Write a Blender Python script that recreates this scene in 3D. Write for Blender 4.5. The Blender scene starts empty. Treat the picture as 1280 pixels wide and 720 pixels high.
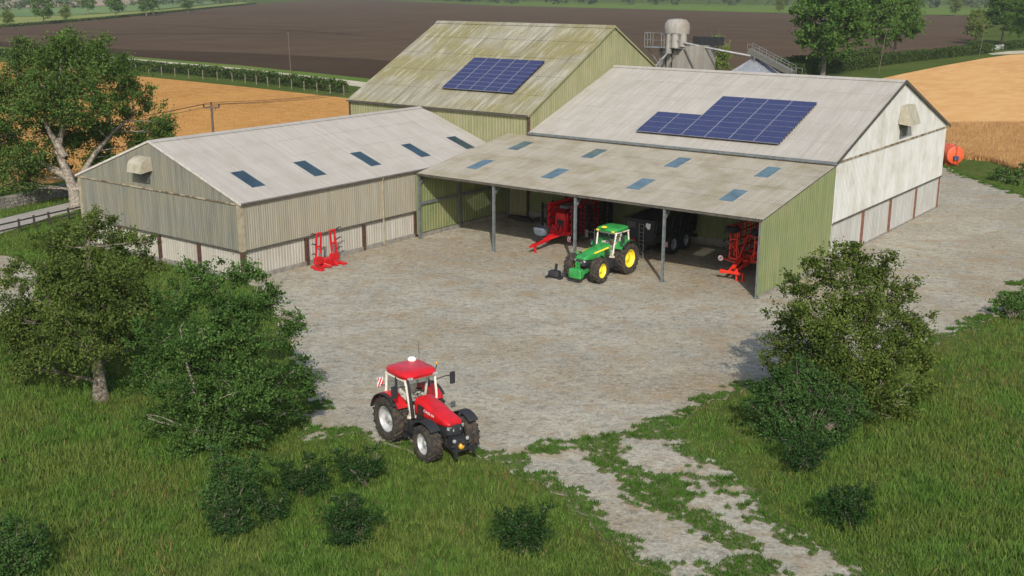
import bpy, math, random
import numpy as np
from mathutils import Vector, Matrix, noise as mnoise
R = math.radians
rng = np.random.default_rng(7)
rnd = random.Random(11)
scene = bpy.context.scene
HAZE, SKY, SUN, EXPO = 0.00012, 0.15, 3.1, 0.36
col = scene.collection

# ------------------------------------------------------------------ camera
CAM = Vector((52.007, -58.028, 17.641)); FPX = 1374.9
yaw, pit, rol = R(-36.918), R(15.388), R(0.115)
fw = Vector((math.sin(yaw)*math.cos(pit), math.cos(yaw)*math.cos(pit), -math.sin(pit)))
rt0 = Vector((math.cos(yaw), -math.sin(yaw), 0)); up0 = rt0.cross(fw)
rt = rt0*math.cos(rol) + up0*math.sin(rol); up = up0*math.cos(rol) - rt0*math.sin(rol)
cam = bpy.data.objects.new('camera', bpy.data.cameras.new('camera')); col.objects.link(cam)
cam.data.sensor_width = 36; cam.data.lens = FPX/1280*36; cam.data.clip_end = 8000; cam.data.clip_start = 0.5
cam.matrix_world = Matrix.Translation(CAM) @ Matrix((rt, up, -fw)).transposed().to_4x4()
scene.camera = cam
def ray(u, v): return fw + rt*((u-640)/FPX) - up*((v-360)/FPX)
def gp(u, v, z=0.0):                       # point of the ground seen at (u, v) of the photograph
    d = ray(u, v); return CAM + d*((z-CAM.z)/d.z)
def dp(u, v, dep): return CAM + ray(u, v)*dep
def project(X, Y, Z=0.0):
    x, y, z = X-CAM.x, Y-CAM.y, Z-CAM.z
    dz = x*fw.x+y*fw.y+z*fw.z
    return 640+FPX*(x*rt.x+y*rt.y+z*rt.z)/dz, 360-FPX*(x*up.x+y*up.y+z*up.z)/dz, dz

# ------------------------------------------------------------------ materials
def lin(c): c = c/255; return c/12.92 if c <= .04045 else ((c+.055)/1.055)**2.4
def S(r, g, b, k=1.0): return (lin(r)*k, lin(g)*k, lin(b)*k, 1)
class NT:
    def __init__(s, name):
        s.m = bpy.data.materials.new(name); s.m.use_nodes = True; s.t = s.m.node_tree; s.n = s.t.nodes
        s.b = s.n['Principled BSDF']; s.out = s.n['Material Output']; s._tc = None
    def node(s, typ, ins=None, **kw):
        n = s.n.new(typ)
        for k, v in kw.items(): setattr(n, k, v)
        for k, v in (ins or {}).items(): s.set(n.inputs[k], v)
        return n
    def set(s, sock, v):
        if isinstance(v, bpy.types.NodeSocket): s.t.links.new(v, sock)
        elif isinstance(v, bpy.types.Node): s.t.links.new(v.outputs[0], sock)
        else: sock.default_value = v
    def coord(s, scale=(1, 1, 1)):
        if s._tc is None: s._tc = s.node('ShaderNodeTexCoord')
        mp = s.node('ShaderNodeMapping', {'Vector': s._tc.outputs['Object'], 'Scale': scale}); return mp.outputs[0]
    def noise(s, scale, stretch=(1, 1, 1), detail=4, rough=.6, lo=.35, hi=.65):
        n = s.node('ShaderNodeTexNoise', {'Vector': s.coord(stretch), 'Scale': scale, 'Detail': detail, 'Roughness': rough})
        r = s.node('ShaderNodeMapRange', {'Value': n.outputs['Fac'], 'From Min': lo, 'From Max': hi}); r.clamp = True
        return r.outputs[0]
    def mix(s, fac, a, b, mode='MIX'):
        n = s.node('ShaderNodeMix', data_type='RGBA', blend_type=mode)
        s.set(n.inputs['Factor'], fac); s.set(n.inputs[6], a); s.set(n.inputs[7], b); return n.outputs[2]
    def math(s, op, a, b=0.0):
        n = s.node('ShaderNodeMath', operation=op); s.set(n.inputs[0], a); s.set(n.inputs[1], b); return n.outputs[0]
    def bump(s, h, strength=.3, dist=.05):
        n = s.node('ShaderNodeBump', {'Height': h, 'Strength': strength, 'Distance': dist}); s.set(s.b.inputs['Normal'], n)
    def fin(s, colr=None, rough=.7, metal=0.0, spec=.5):
        if colr is not None: s.set(s.b.inputs['Base Color'], colr)
        s.set(s.b.inputs['Roughness'], rough); s.set(s.b.inputs['Metallic'], metal); s.set(s.b.inputs['Specular IOR Level'], spec)
        return s.m
def paint(name, c, c2=None, rough=.4, metal=0.0, sc=4, spec=.5, lo=.4, hi=.7):
    t = NT(name); c2 = c2 or tuple(x*.7 for x in c[:3])+(1,)
    n = t.noise(sc, lo=lo, hi=hi); return t.fin(t.mix(n, c, c2), rough, metal, spec)
def sheet_mat(name, base, alt, stain, streak_axis='z', rough=.75, dirt=.5, seed=0, top=None):
    # weathered corrugated sheet: streaks run along streak_axis ('z' walls, 'y'/'x' roof slope)
    t = NT(name)
    st = {'z': (1, 1, .06), 'y': (1, .05, .05), 'x': (.05, 1, .05)}[streak_axis]
    a = t.noise(3.2, st, lo=.35, hi=.7); b = t.noise(.5+seed*.01, (1, 1, 1), detail=5, lo=.45, hi=.72); f = t.noise(9, st, lo=.3, hi=.7)
    c = t.mix(a, base, alt); c = t.mix(t.math('MULTIPLY', b, dirt), c, stain)
    g = t.mix(t.math('MULTIPLY', f, .35), c, tuple(x*.55 for x in base[:3])+(1,))
    if top:
        d = t.noise(.9, (1, 1, 1), lo=.5, hi=.62); g = t.mix(t.math('MULTIPLY', d, .6), g, top)
    return t.fin(g, rough, 0, .3)

M = {}
M['gable_grey'] = sheet_mat('weathered_grey_sheet', S(140, 138, 123, .82), S(112, 111, 100, .8), S(146, 138, 104, .82))
M['side_grey'] = sheet_mat('weathered_beige_sheet', S(156, 149, 130, .95), S(136, 130, 112, .95), S(160, 146, 118, .9), seed=3)
M['low_white'] = sheet_mat('pale_lower_sheet', S(182, 176, 162, .92), S(164, 157, 143, .92), S(150, 136, 110, .9), seed=5, dirt=.35)
M['low_grey'] = sheet_mat('grey_lower_sheet', S(182, 180, 172, .9), S(162, 160, 152, .9), S(150, 142, 122, .9), seed=6, dirt=.45)
M['white_wall'] = sheet_mat('white_painted_sheet', S(208, 207, 200, .88), S(194, 192, 182, .88), S(158, 150, 124, .88), seed=7, dirt=.6)
M['green_wall'] = sheet_mat('green_sheet', S(122, 129, 86), S(108, 117, 76), S(146, 138, 100), seed=9, dirt=.5)
M['olive_wall'] = sheet_mat('olive_sheet', S(142, 140, 102), S(126, 126, 90), S(160, 150, 120), seed=11, dirt=.5)
M['roof_left'] = sheet_mat('pale_grey_roof', S(186, 179, 167, .8), S(174, 167, 155, .8), S(162, 151, 134, .78), 'x', dirt=.5)
M['roof_right'] = sheet_mat('fibre_cement_roof', S(184, 177, 164, .86), S(170, 163, 150, .86), S(156, 146, 126, .86), 'y', dirt=.5)
M['roof_shed'] = sheet_mat('tan_grey_roof', S(172, 162, 142, .9), S(158, 150, 132, .9), S(138, 126, 92, .85), 'y', dirt=.85)
def mossy():
    t = NT('mossy_roof'); st = (1, .07, .07)
    a = t.noise(1.6, st, lo=.4, hi=.66, detail=6); b = t.noise(.11, (1, 1.6, 1), lo=.44, hi=.57, detail=4); f = t.noise(5, st, lo=.35, hi=.65)
    w = t.noise(2.4, (1, .16, .16), lo=.5, hi=.7, detail=6)
    c = t.mix(a, S(158, 152, 132, .9), S(126, 121, 100, .9)); c = t.mix(t.math('MULTIPLY', b, .9), c, S(134, 126, 84, .9))
    c = t.mix(t.math('MULTIPLY', w, .5), c, S(196, 190, 174, .9)); c = t.mix(t.math('MULTIPLY', f, .3), c, S(90, 86, 66, .9))
    return t.fin(c, .85, 0, .2)
M['roof_moss'] = mossy()
M['steel'] = paint('grey_steel_paint', S(132, 138, 136, .8), S(104, 108, 106, .8), .5, .3)
M['brown_post'] = paint('rust_brown_steel', S(92, 62, 46, .8), S(58, 42, 34, .8), .7)
M['rust_red'] = paint('rust_red_steel', S(134, 88, 68, .9), S(98, 64, 50), .7)
M['trim_tan'] = paint('tan_corner_trim', S(168, 158, 132, .85), S(140, 122, 88, .85), .7, sc=2)
M['trim_dark'] = paint('dark_trim', S(92, 86, 74, .8), S(62, 56, 48, .8), .7)
M['barge_white'] = paint('pale_trim', S(206, 198, 184, .9), S(172, 164, 150, .9), .7)
M['rust_seam'] = (lambda t: t.fin(t.mix(t.noise(1.6, (1, 1, .2), lo=.42, hi=.58), S(98, 78, 58), S(160, 148, 120)), .8))(NT('rusty_seam'))
M['concrete'] = paint('concrete', S(142, 136, 124, .9), S(112, 106, 96, .9), .9, sc=2)
M['hood'] = paint('vent_hood_paint', S(184, 176, 154, .8), S(158, 146, 120, .8), .7, sc=2)
M['louvre'] = paint('louvre_grey', S(118, 116, 104, .8), S(88, 86, 78, .8), .8, sc=8)
def skylight(name, tint, dif, f):
    t = NT(name); tr = t.node('ShaderNodeBsdfTransparent', {'Color': tint}); p = t.b
    n = t.noise(1.4, lo=.3, hi=.7); t.set(p.inputs['Base Color'], t.mix(n, dif, tuple(x*.55 for x in dif[:3])+(1,))); p.inputs['Roughness'].default_value = .12
    mx = t.node('ShaderNodeMixShader', {0: f, 1: tr, 2: p}); t.set(t.out.inputs['Surface'], mx); return t.m
M['sky_blue'] = skylight('blue_rooflight', (.9, .94, .95, 1), S(132, 158, 164, .95), .46)
M['sky_dark'] = skylight('clear_rooflight', (.7, .78, .8, 1), S(84, 108, 118, .85), .5)
M['glass'] = skylight('cab_glass', (.86, .9, .9, 1), S(90, 100, 104, .6), .10)
def solar():
    t = NT('solar_cells')
    br = t.node('ShaderNodeTexBrick', {'Vector': t.coord((1, 1.06, 0)), 'Color1': S(52, 54, 92, .7), 'Color2': S(46, 48, 84, .7), 'Mortar': S(84, 86, 122, .8),
               'Scale': 1.0, 'Mortar Size': .012, 'Brick Width': .165, 'Row Height': .165}, offset=0.0, squash=1.0)
    return t.fin(br.outputs['Color'], .25, 0, .5)
M['solar'] = solar(); M['solar_frame'] = paint('panel_frame', S(140, 140, 150, .8), S(112, 112, 122, .8), .5)
M['rail_dark'] = paint('mount_rail', S(50, 50, 58), None, .5)
M['tyre'] = paint('tyre_rubber', S(50, 46, 41, .8), S(84, 72, 56, .8), .95, sc=5, lo=.45, hi=.62)
M['tyre_dark'] = paint('dark_tyre', S(42, 42, 44, .8), None, .9)
M['black'] = paint('black_paint', S(40, 40, 42, .7), S(28, 28, 30, .7), .5)
M['matte_black'] = paint('matte_black_steel', S(34, 36, 38, .8), S(48, 46, 44, .8), .7)
M['chassis'] = paint('dirty_chassis', S(54, 48, 42, .8), S(36, 34, 32, .8), .7)
M['red'] = paint('red_paint', S(212, 28, 34, .85), S(172, 30, 30, .85), .38, sc=2.5)
M['red_cult'] = paint('red_implement', S(214, 28, 34, .9), S(170, 16, 26, .9), .45, sc=3)
M['orange_red'] = paint('orange_red_paint', S(232, 60, 34, .9), S(214, 40, 28, .9), .45, sc=3)
M['orange'] = paint('orange_tank_paint', S(216, 92, 46, .9), S(186, 74, 40, .9), .5, sc=1.5)
M['green'] = paint('green_paint', S(58, 156, 76, .9), S(46, 124, 56, .9), .4, sc=2.5)
M['yellow'] = paint('yellow_rim', S(246, 222, 60), S(214, 186, 44), .5)
M['amber'] = paint('amber_plastic', S(222, 164, 44, .9), None, .5)
M['silver'] = paint('silver_rim', S(196, 196, 192, .9), S(160, 158, 152, .9), .45, .2)
M['grey_rim'] = paint('grey_rim', S(140, 148, 158, .9), S(104, 110, 118, .9), .5, .2)
M['cream'] = paint('cream_interior', S(226, 214, 196), S(190, 178, 160), .7)
M['white'] = paint('white_plastic', S(236, 236, 232), S(214, 214, 210), .5)
M['grey_tank'] = paint('grey_plastic_tank', S(112, 122, 130, .9), S(90, 98, 106, .9), .5)
M['lamp'] = paint('lamp_glass', S(176, 180, 176), S(120, 124, 122), .15)
M['blue_pump'] = paint('blue_pump', S(46, 66, 92), None, .5)
M['galv'] = paint('galvanised', S(140, 139, 134, .85), S(110, 108, 104, .85), .5, .3)
M['silo'] = sheet_mat('stained_silo_metal', S(168, 162, 150, .9), S(138, 132, 122, .9), S(124, 112, 92, .9), dirt=.7, seed=13)
M['silo_conc'] = sheet_mat('stained_concrete', S(152, 146, 134), S(128, 122, 112), S(120, 106, 86), dirt=.6, seed=15)
M['bin_roof'] = paint('bin_roof', S(160, 162, 164, .9), S(136, 138, 142, .9), .5, .3)
M['wood'] = paint('weathered_pole', S(112, 96, 80, .85), S(84, 72, 58, .85), .9)
M['dark_wood'] = paint('dark_fence_wood', S(70, 62, 50, .8), S(48, 43, 36, .8), .9)
M['fence_post'] = paint('pale_fence_post', S(132, 124, 100), S(108, 100, 82), .9)
M['wire'] = paint('dark_wire', S(60, 52, 44), None, .8)
M['bark_pale'] = paint('pale_bark', S(176, 164, 146, .8), S(112, 102, 88, .8), .95, sc=5, lo=.35, hi=.6)
M['bark'] = paint('grey_bark', S(150, 138, 120, .75), S(92, 82, 70, .75), .95, sc=7, lo=.35, hi=.6)
def leafmat(name, a, b, c, tr=.22):
    t = NT(name); g = t.node('ShaderNodeNewGeometry'); r = g.outputs['Random Per Island']
    n = t.noise(.55, lo=.38, hi=.62, detail=2)
    k = t.mix(r, a, b); k = t.mix(t.math('MULTIPLY', n, .6), k, c)
    d = t.node('ShaderNodeBsdfDiffuse', {'Color': k}); l = t.node('ShaderNodeBsdfTranslucent', {'Color': k})
    m2 = t.node('ShaderNodeMixShader', {0: tr, 1: d, 2: l})
    t.set(t.out.inputs['Surface'], m2); return t.m
M['leaf_oak'] = leafmat('oak_leaves', S(63, 86, 38), S(106, 127, 65), S(48, 69, 29))
M['leaf_olive'] = leafmat('olive_leaves', S(63, 82, 33), S(112, 122, 63), S(48, 65, 27))
M['leaf_yellow'] = leafmat('yellow_green_leaves', S(63, 80, 29), S(114, 125, 61), S(46, 63, 25))
M['leaf_cool'] = leafmat('cool_green_leaves', S(53, 82, 36), S(95, 120, 61), S(40, 63, 27))
M['leaf_shrub'] = leafmat('shrub_leaves', S(50, 78, 38), S(84, 110, 58), S(40, 64, 30))
M['leaf_dark'] = leafmat('dark_bush_leaves', S(36, 58, 28), S(62, 88, 46), S(30, 50, 24))
M['leaf_far'] = leafmat('far_leaves', S(66, 96, 40), S(104, 130, 60), S(54, 82, 34))
M['leaf_far_pale'] = leafmat('far_pale_leaves', S(98, 116, 54), S(128, 138, 74), S(80, 96, 46))
M['leaf_hedge'] = leafmat('hedge_leaves', S(58, 74, 36), S(84, 100, 52), S(46, 62, 30))
M['leaf_wood'] = leafmat('far_wood_leaves', S(66, 86, 52), S(108, 118, 84), S(74, 86, 60))
def grassmat(name, a, b, dry, pale):
    t = NT(name); g = t.node('ShaderNodeNewGeometry'); r = g.outputs['Random Per Island']
    k = t.mix(r, a, b); n = t.noise(.28, lo=.4, hi=.64, detail=4); k = t.mix(t.math('MULTIPLY', n, .75), k, pale)
    n2 = t.noise(2.1, lo=.48, hi=.64, detail=4); k = t.mix(t.math('MULTIPLY', n2, .65), k, tuple(x*.6 for x in a[:3])+(1,))
    k = t.mix(t.math('GREATER_THAN', r, .99), k, dry)
    d = t.node('ShaderNodeBsdfDiffuse', {'Color': k}); l = t.node('ShaderNodeBsdfTranslucent', {'Color': k})
    t.set(t.out.inputs['Surface'], t.node('ShaderNodeMixShader', {0: .35, 1: d, 2: l})); return t.m
M['grass'] = grassmat('meadow_grass', S(82, 115, 45), S(114, 144, 66), S(156, 136, 90), S(124, 130, 66))
M['turf_blades'] = grassmat('short_turf', S(70, 106, 38), S(94, 128, 52), S(140, 124, 80), S(86, 112, 46))
def groundmat(name, cs, scales, rough=.95, bump=0.0, stretch=(1, 1, 1), speck=None):
    t = NT(name); k = cs[0]
    for c, (sc, lo, hi, amt) in zip(cs[1:], scales):
        k = t.mix(t.math('MULTIPLY', t.noise(sc, stretch, lo=lo, hi=hi, detail=5), amt), k, c)
    if speck:
        v = t.node('ShaderNodeTexVoronoi', {'Vector': t.coord(), 'Scale': speck[1]}); 
        mr = t.node('ShaderNodeMapRange', {'Value': v.outputs['Color'], 'From Min': speck[2], 'From Max': 1.0}); k = t.mix(mr.outputs[0], k, speck[0])
    if bump: t.bump(t.noise(9, lo=0, hi=1, detail=6), bump, .06)
    return t.fin(k, 1.0, 0, 0.0)
M['turf_soil'] = groundmat('turf_soil', [S(116, 112, 84), S(132, 124, 102), S(88, 94, 56)], [(2.0, .4, .6, .7), (.9, .4, .6, .8)])
M['weeds'] = grassmat('dry_weeds', S(112, 110, 58), S(142, 124, 78), S(170, 140, 96), S(120, 96, 64))
M['ground'] = groundmat('grass_ground', [S(70, 86, 38), S(92, 100, 50), S(56, 72, 32), S(106, 98, 62)], [(.05, .4, .6, .8), (1.5, .4, .6, .7), (.3, .55, .7, .5)])
M['verge'] = groundmat('mown_verge', [S(92, 112, 52), S(112, 124, 64), S(74, 94, 42)], [(.06, .4, .6, .8), (1.2, .4, .6, .6)])
def gravel():
    t = NT('gravel'); k = S(170, 162, 141)
    rot = t.node('ShaderNodeMapping', {'Vector': t.coord(), 'Rotation': (0, 0, R(-37))}).outputs[0]
    def nz(sc, stretch, lo, hi, det=5):
        mp = t.node('ShaderNodeMapping', {'Vector': rot, 'Scale': stretch}); q = t.node('ShaderNodeTexNoise', {'Vector': mp.outputs[0], 'Scale': sc, 'Detail': det, 'Roughness': .65})
        r = t.node('ShaderNodeMapRange', {'Value': q.outputs['Fac'], 'From Min': lo, 'From Max': hi}); return r.outputs[0]
    for c, sc, stt, lo, hi, am in ((S(146, 129, 100), .085, (.8, 1, 1), .45, .6, .85), (S(142, 138, 124), .4, (.7, 1, 1), .44, .62, .6), (S(168, 163, 145), .16, (.8, 1, 1), .5, .66, .6), (S(96, 90, 78), 2.6, (.7, 1, 1), .48, .68, .65),
                                   (S(176, 170, 151), 3.4, (.75, 1, 1), .52, .7, .5), (S(100, 94, 81), 11, (.9, 1, 1), .52, .66, .6), (S(98, 92, 78), 5.5, (.8, 1, 1), .52, .66, .6), (S(190, 183, 165), 7.5, (.8, 1, 1), .54, .68, .65), (S(146, 124, 91), .7, (.8, 1, 1), .5, .66, .6), (S(206, 199, 184), 17, (1, 1, 1), .66, .74, .8)):
        k = t.mix(t.math('MULTIPLY', nz(sc, stt, lo, hi), am), k, c)
    t.bump(nz(9, (1, 1, 1), 0, 1), .6, .06); return t.fin(k, .95, 0, .15)
M['gravel'] = gravel()
M['road'] = groundmat('asphalt_road', [S(154, 148, 138), S(128, 124, 114), S(168, 160, 146)], [(.2, .4, .6, .6), (3, .4, .6, .5)])
M['lane'] = groundmat('pale_lane', [S(186, 176, 152), S(164, 154, 130)], [(.3, .4, .6, .8)])
M['wheat_l'] = groundmat('stubble_left', [S(184, 134, 74), S(160, 112, 58), S(198, 150, 92), S(130, 92, 48)], [(.08, .4, .62, .6), (.5, .4, .6, .6), (3, .46, .62, .6)])
M['wheat_r'] = groundmat('stubble_right', [S(202, 154, 98), S(184, 136, 84), S(212, 168, 112)], [(.05, .4, .6, .7), (.4, .42, .6, .6)], stretch=(1, .35, 1))
M['soil'] = groundmat('ploughed_soil', [S(86, 71, 56), S(78, 65, 52), S(95, 79, 63)], [(.008, .4, .6, .8), (.06, .42, .62, .5)])
M['soil_dark'] = groundmat('headland_soil', [S(66, 54, 43), S(73, 61, 48)], [(.03, .4, .6, .7)])
M['far_green'] = groundmat('far_green_field', [S(96, 116, 74), S(112, 128, 84)], [(.004, .4, .6, .8)])
M['far_pink'] = groundmat('far_bare_field', [S(150, 130, 112), S(136, 122, 100), S(160, 142, 122)], [(.004, .4, .6, .8), (.02, .4, .6, .5)])
M['far_yellow'] = groundmat('far_pasture', [S(128, 132, 78), S(112, 120, 66)], [(.01, .4, .6, .8)])
M['wheat_blade'] = grassmat('standing_wheat', S(196, 152, 98), S(218, 178, 122), S(230, 200, 146), S(194, 150, 98))
M['stone'] = (lambda t: t.fin(t.mix(t.noise(1.5, lo=.4, hi=.6), t.mix(t.node('ShaderNodeTexVoronoi', {'Vector': t.coord((1, 1, 1.6)), 'Scale': 3.0}).outputs['Color'], S(116, 110, 100), S(150, 142, 130)), S(104, 100, 90)), .95))(NT('dry_stone'))

# ------------------------------------------------------------------ mesh builder
class MB:
    def __init__(s): s.v = []; s.f = []; s.x = Matrix.Identity(4)
    def add(s, vs, fs):
        o = len(s.v); s.v += [s.x @ Vector(p) for p in vs]; s.f += [tuple(i+o for i in f) for f in fs]; return s
    def box(s, x0, x1, y0, y1, z0, z1):
        return s.add([(x0, y0, z0), (x1, y0, z0), (x1, y1, z0), (x0, y1, z0), (x0, y0, z1), (x1, y0, z1), (x1, y1, z1), (x0, y1, z1)],
              [(0, 3, 2, 1), (4, 5, 6, 7), (0, 1, 5, 4), (1, 2, 6, 5), (2, 3, 7, 6), (3, 0, 4, 7)])
    def bar(s, a, b, w, h=None, upv=(0, 0, 1)):
        a, b = Vector(a), Vector(b); h = h or w; d = (b-a).normalized(); u = Vector(upv)
        if abs(d.dot(u)) > .95: u = Vector((1, 0, 0)) if abs(d.x) < .9 else Vector((0, 1, 0))
        r = d.cross(u).normalized()*w/2; q = r.cross(d).normalized()*h/2
        return s.add([a-r-q, a+r-q, a+r+q, a-r+q, b-r-q, b+r-q, b+r+q, b-r+q], [(0, 1, 2, 3), (7, 6, 5, 4), (0, 4, 5, 1), (1, 5, 6, 2), (2, 6, 7, 3), (3, 7, 4, 0)])
    def tube(s, pts, r, n=8):
        pts = [Vector(p) for p in pts]; rs = r if isinstance(r, (list, tuple)) else [r]*len(pts); rings = []; ref = None
        for i, p in enumerate(pts):
            d = (pts[min(i+1, len(pts)-1)]-pts[max(i-1, 0)]).normalized()
            if ref is None: ref = Vector((0, 0, 1)) if abs(d.z) < .9 else Vector((1, 0, 0))
            a = d.cross(ref).normalized(); b = a.cross(d).normalized(); ref = b if abs(d.dot(b)) < .9 else ref
            rings.append([p+(a*math.cos(2*math.pi*k/n)+b*math.sin(2*math.pi*k/n))*rs[i] for k in range(n)])
        return s.loft(rings)
    def loft(s, rings, caps=True, closed=True):
        n = len(rings[0]); vs = [p for r in rings for p in r]; fs = []
        for i in range(len(rings)-1):
            for k in range(n if closed else n-1):
                k2 = (k+1) % n; fs.append((i*n+k, i*n+k2, (i+1)*n+k2, (i+1)*n+k))
        if caps and closed: fs += [tuple(range(n-1, -1, -1)), tuple((len(rings)-1)*n+k for k in range(n))]
        return s.add(vs, fs)
    def lathe(s, prof, axis='z', n=24, c=(0, 0, 0), caps=True):
        rings = []
        for r, z in prof:
            ring = []
            for k in range(n):
                a = 2*math.pi*k/n; p = (r*math.cos(a), r*math.sin(a), z)
                if axis == 'y': p = (p[0], p[2], p[1])
                if axis == 'x': p = (p[2], p[0], p[1])
                ring.append((p[0]+c[0], p[1]+c[1], p[2]+c[2]))
            rings.append(ring)
        return s.loft(rings, caps)
    def prism(s, poly, d):      # poly: 3-D points of a flat face, extruded by vector d
        n = len(poly); d = Vector(d); a = [Vector(p) for p in poly]
        return s.add(a+[p+d for p in a], [tuple(range(n-1, -1, -1)), tuple(range(n, 2*n))]+[(k, (k+1) % n, n+(k+1) % n, n+k) for k in range(n)])
    def build(s, name, mat, parent=None, world=False, smooth=False, bevel=0.0, seg=2):
        me = bpy.data.meshes.new(name); vs = s.v
        if world and parent is not None:
            o = root_of(parent).location; vs = [p-o for p in s.v]
        me.from_pydata([tuple(p) for p in vs], [], s.f); me.materials.append(M[mat])
        ob = bpy.data.objects.new(name, me); col.objects.link(ob)
        if parent is not None: ob.parent = parent
        if smooth:
            for p in me.polygons: p.use_smooth = True
            me.update()
            try: me.set_sharp_from_angle(angle=R(40))
            except Exception: pass
        if bevel:
            b = ob.modifiers.new('bevel', 'BEVEL'); b.width = bevel; b.segments = seg; b.limit_method = 'ANGLE'
        return ob
def root_of(o):
    while o.parent is not None: o = o.parent
    return o
def tag(o, label=None, cat=None, group=None, kind=None):
    for k, v in (('label', label), ('category', cat), ('group', group), ('kind', kind)):
        if v: o[k] = v
    return o
def thing(name, label, cat, loc=(0, 0, 0), rz=0.0, group=None):
    o = bpy.data.objects.new(name, None); o.empty_display_size = .3; col.objects.link(o)
    o.location = loc; o.rotation_euler = (0, 0, rz); return tag(o, label, cat, group)
def copy_tree(o, parent=None):
    c = o.copy(); col.objects.link(c); c.parent = parent
    for ch in [x for x in bpy.data.objects if x.parent == o]: copy_tree(ch, c)
    return c
def np_mesh(name, V, F, mat, parent=None, off=None, smooth=False):
    V = np.asarray(V, np.float32).reshape(-1, 3); F = np.asarray(F, np.int32); k = F.shape[1]
    if off is not None: V = V-np.array(off, np.float32)
    me = bpy.data.meshes.new(name); me.vertices.add(len(V)); me.vertices.foreach_set('co', V.ravel())
    me.loops.add(F.size); me.loops.foreach_set('vertex_index', F.ravel()); me.polygons.add(len(F))
    me.polygons.foreach_set('loop_start', np.arange(0, F.size, k, dtype=np.int32)); me.polygons.foreach_set('loop_total', np.full(len(F), k, np.int32))
    if smooth: me.polygons.foreach_set('use_smooth', np.ones(len(F), bool))
    me.update(calc_edges=True); me.materials.append(M[mat])
    ob = bpy.data.objects.new(name, me); col.objects.link(ob)
    if parent is not None: ob.parent = parent
    return ob
def sheet(name, pts, z, mat):
    me = bpy.data.meshes.new(name); me.from_pydata([(p[0], p[1], z) for p in pts], [], [tuple(range(len(pts)))])
    if me.polygons[0].normal.z < 0: me.flip_normals()
    me.materials.append(M[mat]); o = bpy.data.objects.new(name, me); col.objects.link(o); o['kind'] = 'structure'; return o
def inpoly(X, Y, poly):
    X = np.asarray(X); Y = np.asarray(Y); r = np.zeros(X.shape, bool); n = len(poly)
    for i in range(n):
        x1, y1 = poly[i][:2]; x2, y2 = poly[(i+1) % n][:2]
        if y1 == y2: continue
        c = ((y1 > Y) != (y2 > Y)) & (X < (x2-x1)*(Y-y1)/(y2-y1)+x1); r ^= c
    return r
def vnoise(X, Y, sc, seed=0):               # value noise on arrays, 0..1
    x = np.asarray(X)*sc+seed*17.3; y = np.asarray(Y)*sc+seed*9.1; xi = np.floor(x).astype(np.int64); yi = np.floor(y).astype(np.int64); fx = x-xi; fy = y-yi
    fx = fx*fx*(3-2*fx); fy = fy*fy*(3-2*fy)
    def h(a, b):
        n = (a*374761393+b*668265263+seed*69069) & 0xffffffff; n = ((n ^ (n >> 13))*1274126177) & 0xffffffff; return ((n ^ (n >> 16)) & 0xffff)/65535
    return (h(xi, yi)*(1-fx)+h(xi+1, yi)*fx)*(1-fy)+(h(xi, yi+1)*(1-fx)+h(xi+1, yi+1)*fx)*fy

# corrugated wall from A to B (xy), bulging towards n; z0/ztop may be functions of distance
PROF = ((0, 0), (.34, 0), (.5, 1), (.84, 1))
def corr_wall(mb, A, B, n, z0, zt, pitch=.18, dep=.035):
    A = Vector((A[0], A[1], 0)); B = Vector((B[0], B[1], 0)); n = Vector((n[0], n[1], 0)); L = (B-A).length; d = (B-A)/L; ss = []
    k = 0
    while k*pitch < L:
        for f, o in PROF:
            if (k+f)*pitch < L: ss.append(((k+f)*pitch, o*dep))
        k += 1
    ss.append((L, 0)); g = zt if callable(zt) else (lambda s: zt); vs = []; fs = []
    for i, (q, o) in enumerate(ss):
        p = A+d*q+n*o; vs += [(p.x, p.y, z0), (p.x, p.y, g(q))]
        if i: fs.append((2*i-2, 2*i, 2*i+1, 2*i-1))
    mb.add(vs, fs)
def corr_roof(mb, O, u, v, U, V, rows, holes=(), pitch=.18, dep=.03, lap=.03):
    # O lower corner, u along eave, v up the slope (unit vectors); holes (u0,u1,v0,v1)
    O, u, v = Vector(O), Vector(u), Vector(v); n = u.cross(v)
    if n.z < 0: n = -n
    ss = []; k = 0
    hu = sorted({h[0] for h in holes} | {h[1] for h in holes})
    while k*pitch < U:
        for f, o in PROF:
            if (k+f)*pitch < U: ss.append(((k+f)*pitch, o*dep))
        k += 1
    ss.append((U, 0))
    for e in hu: ss.append((e, 0))
    ss.sort(); step = V/rows
    for j in range(rows):
        vv = sorted({j*step, (j+1)*step} | {e for h in holes for e in (h[2], h[3]) if j*step < e < (j+1)*step})
        vs = []; fs = []; m = len(vv)
        for i, (a, o) in enumerate(ss):
            for b in vv:
                lift = lap*(1-(b-j*step)/step); p = O+u*a+v*b+n*(o+lift); vs.append(p)
            if i:
                ca = (ss[i][0]+ss[i-1][0])/2
                for q in range(m-1):
                    cb = (vv[q]+vv[q+1])/2
                    if any(h[0] < ca < h[1] and h[2] < cb < h[3] for h in holes): continue
                    fs.append(((i-1)*m+q, i*m+q, i*m+q+1, (i-1)*m+q+1))
        mb.add(vs, fs)
def rooflights(parent, O, u, v, holes, mat, name='skylight'):
    O, u, v = Vector(O), Vector(u), Vector(v); n = u.cross(v)
    if n.z < 0: n = -n
    for h in holes:
        m = MB(); q = [O+u*a+v*b+n*.012 for a, b in ((h[0]-.03, h[2]-.03), (h[1]+.03, h[2]-.03), (h[1]+.03, h[3]+.03), (h[0]-.03, h[3]+.03))]
        m.prism(q, n*.012); m.build(name, mat, parent, world=True)
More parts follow.
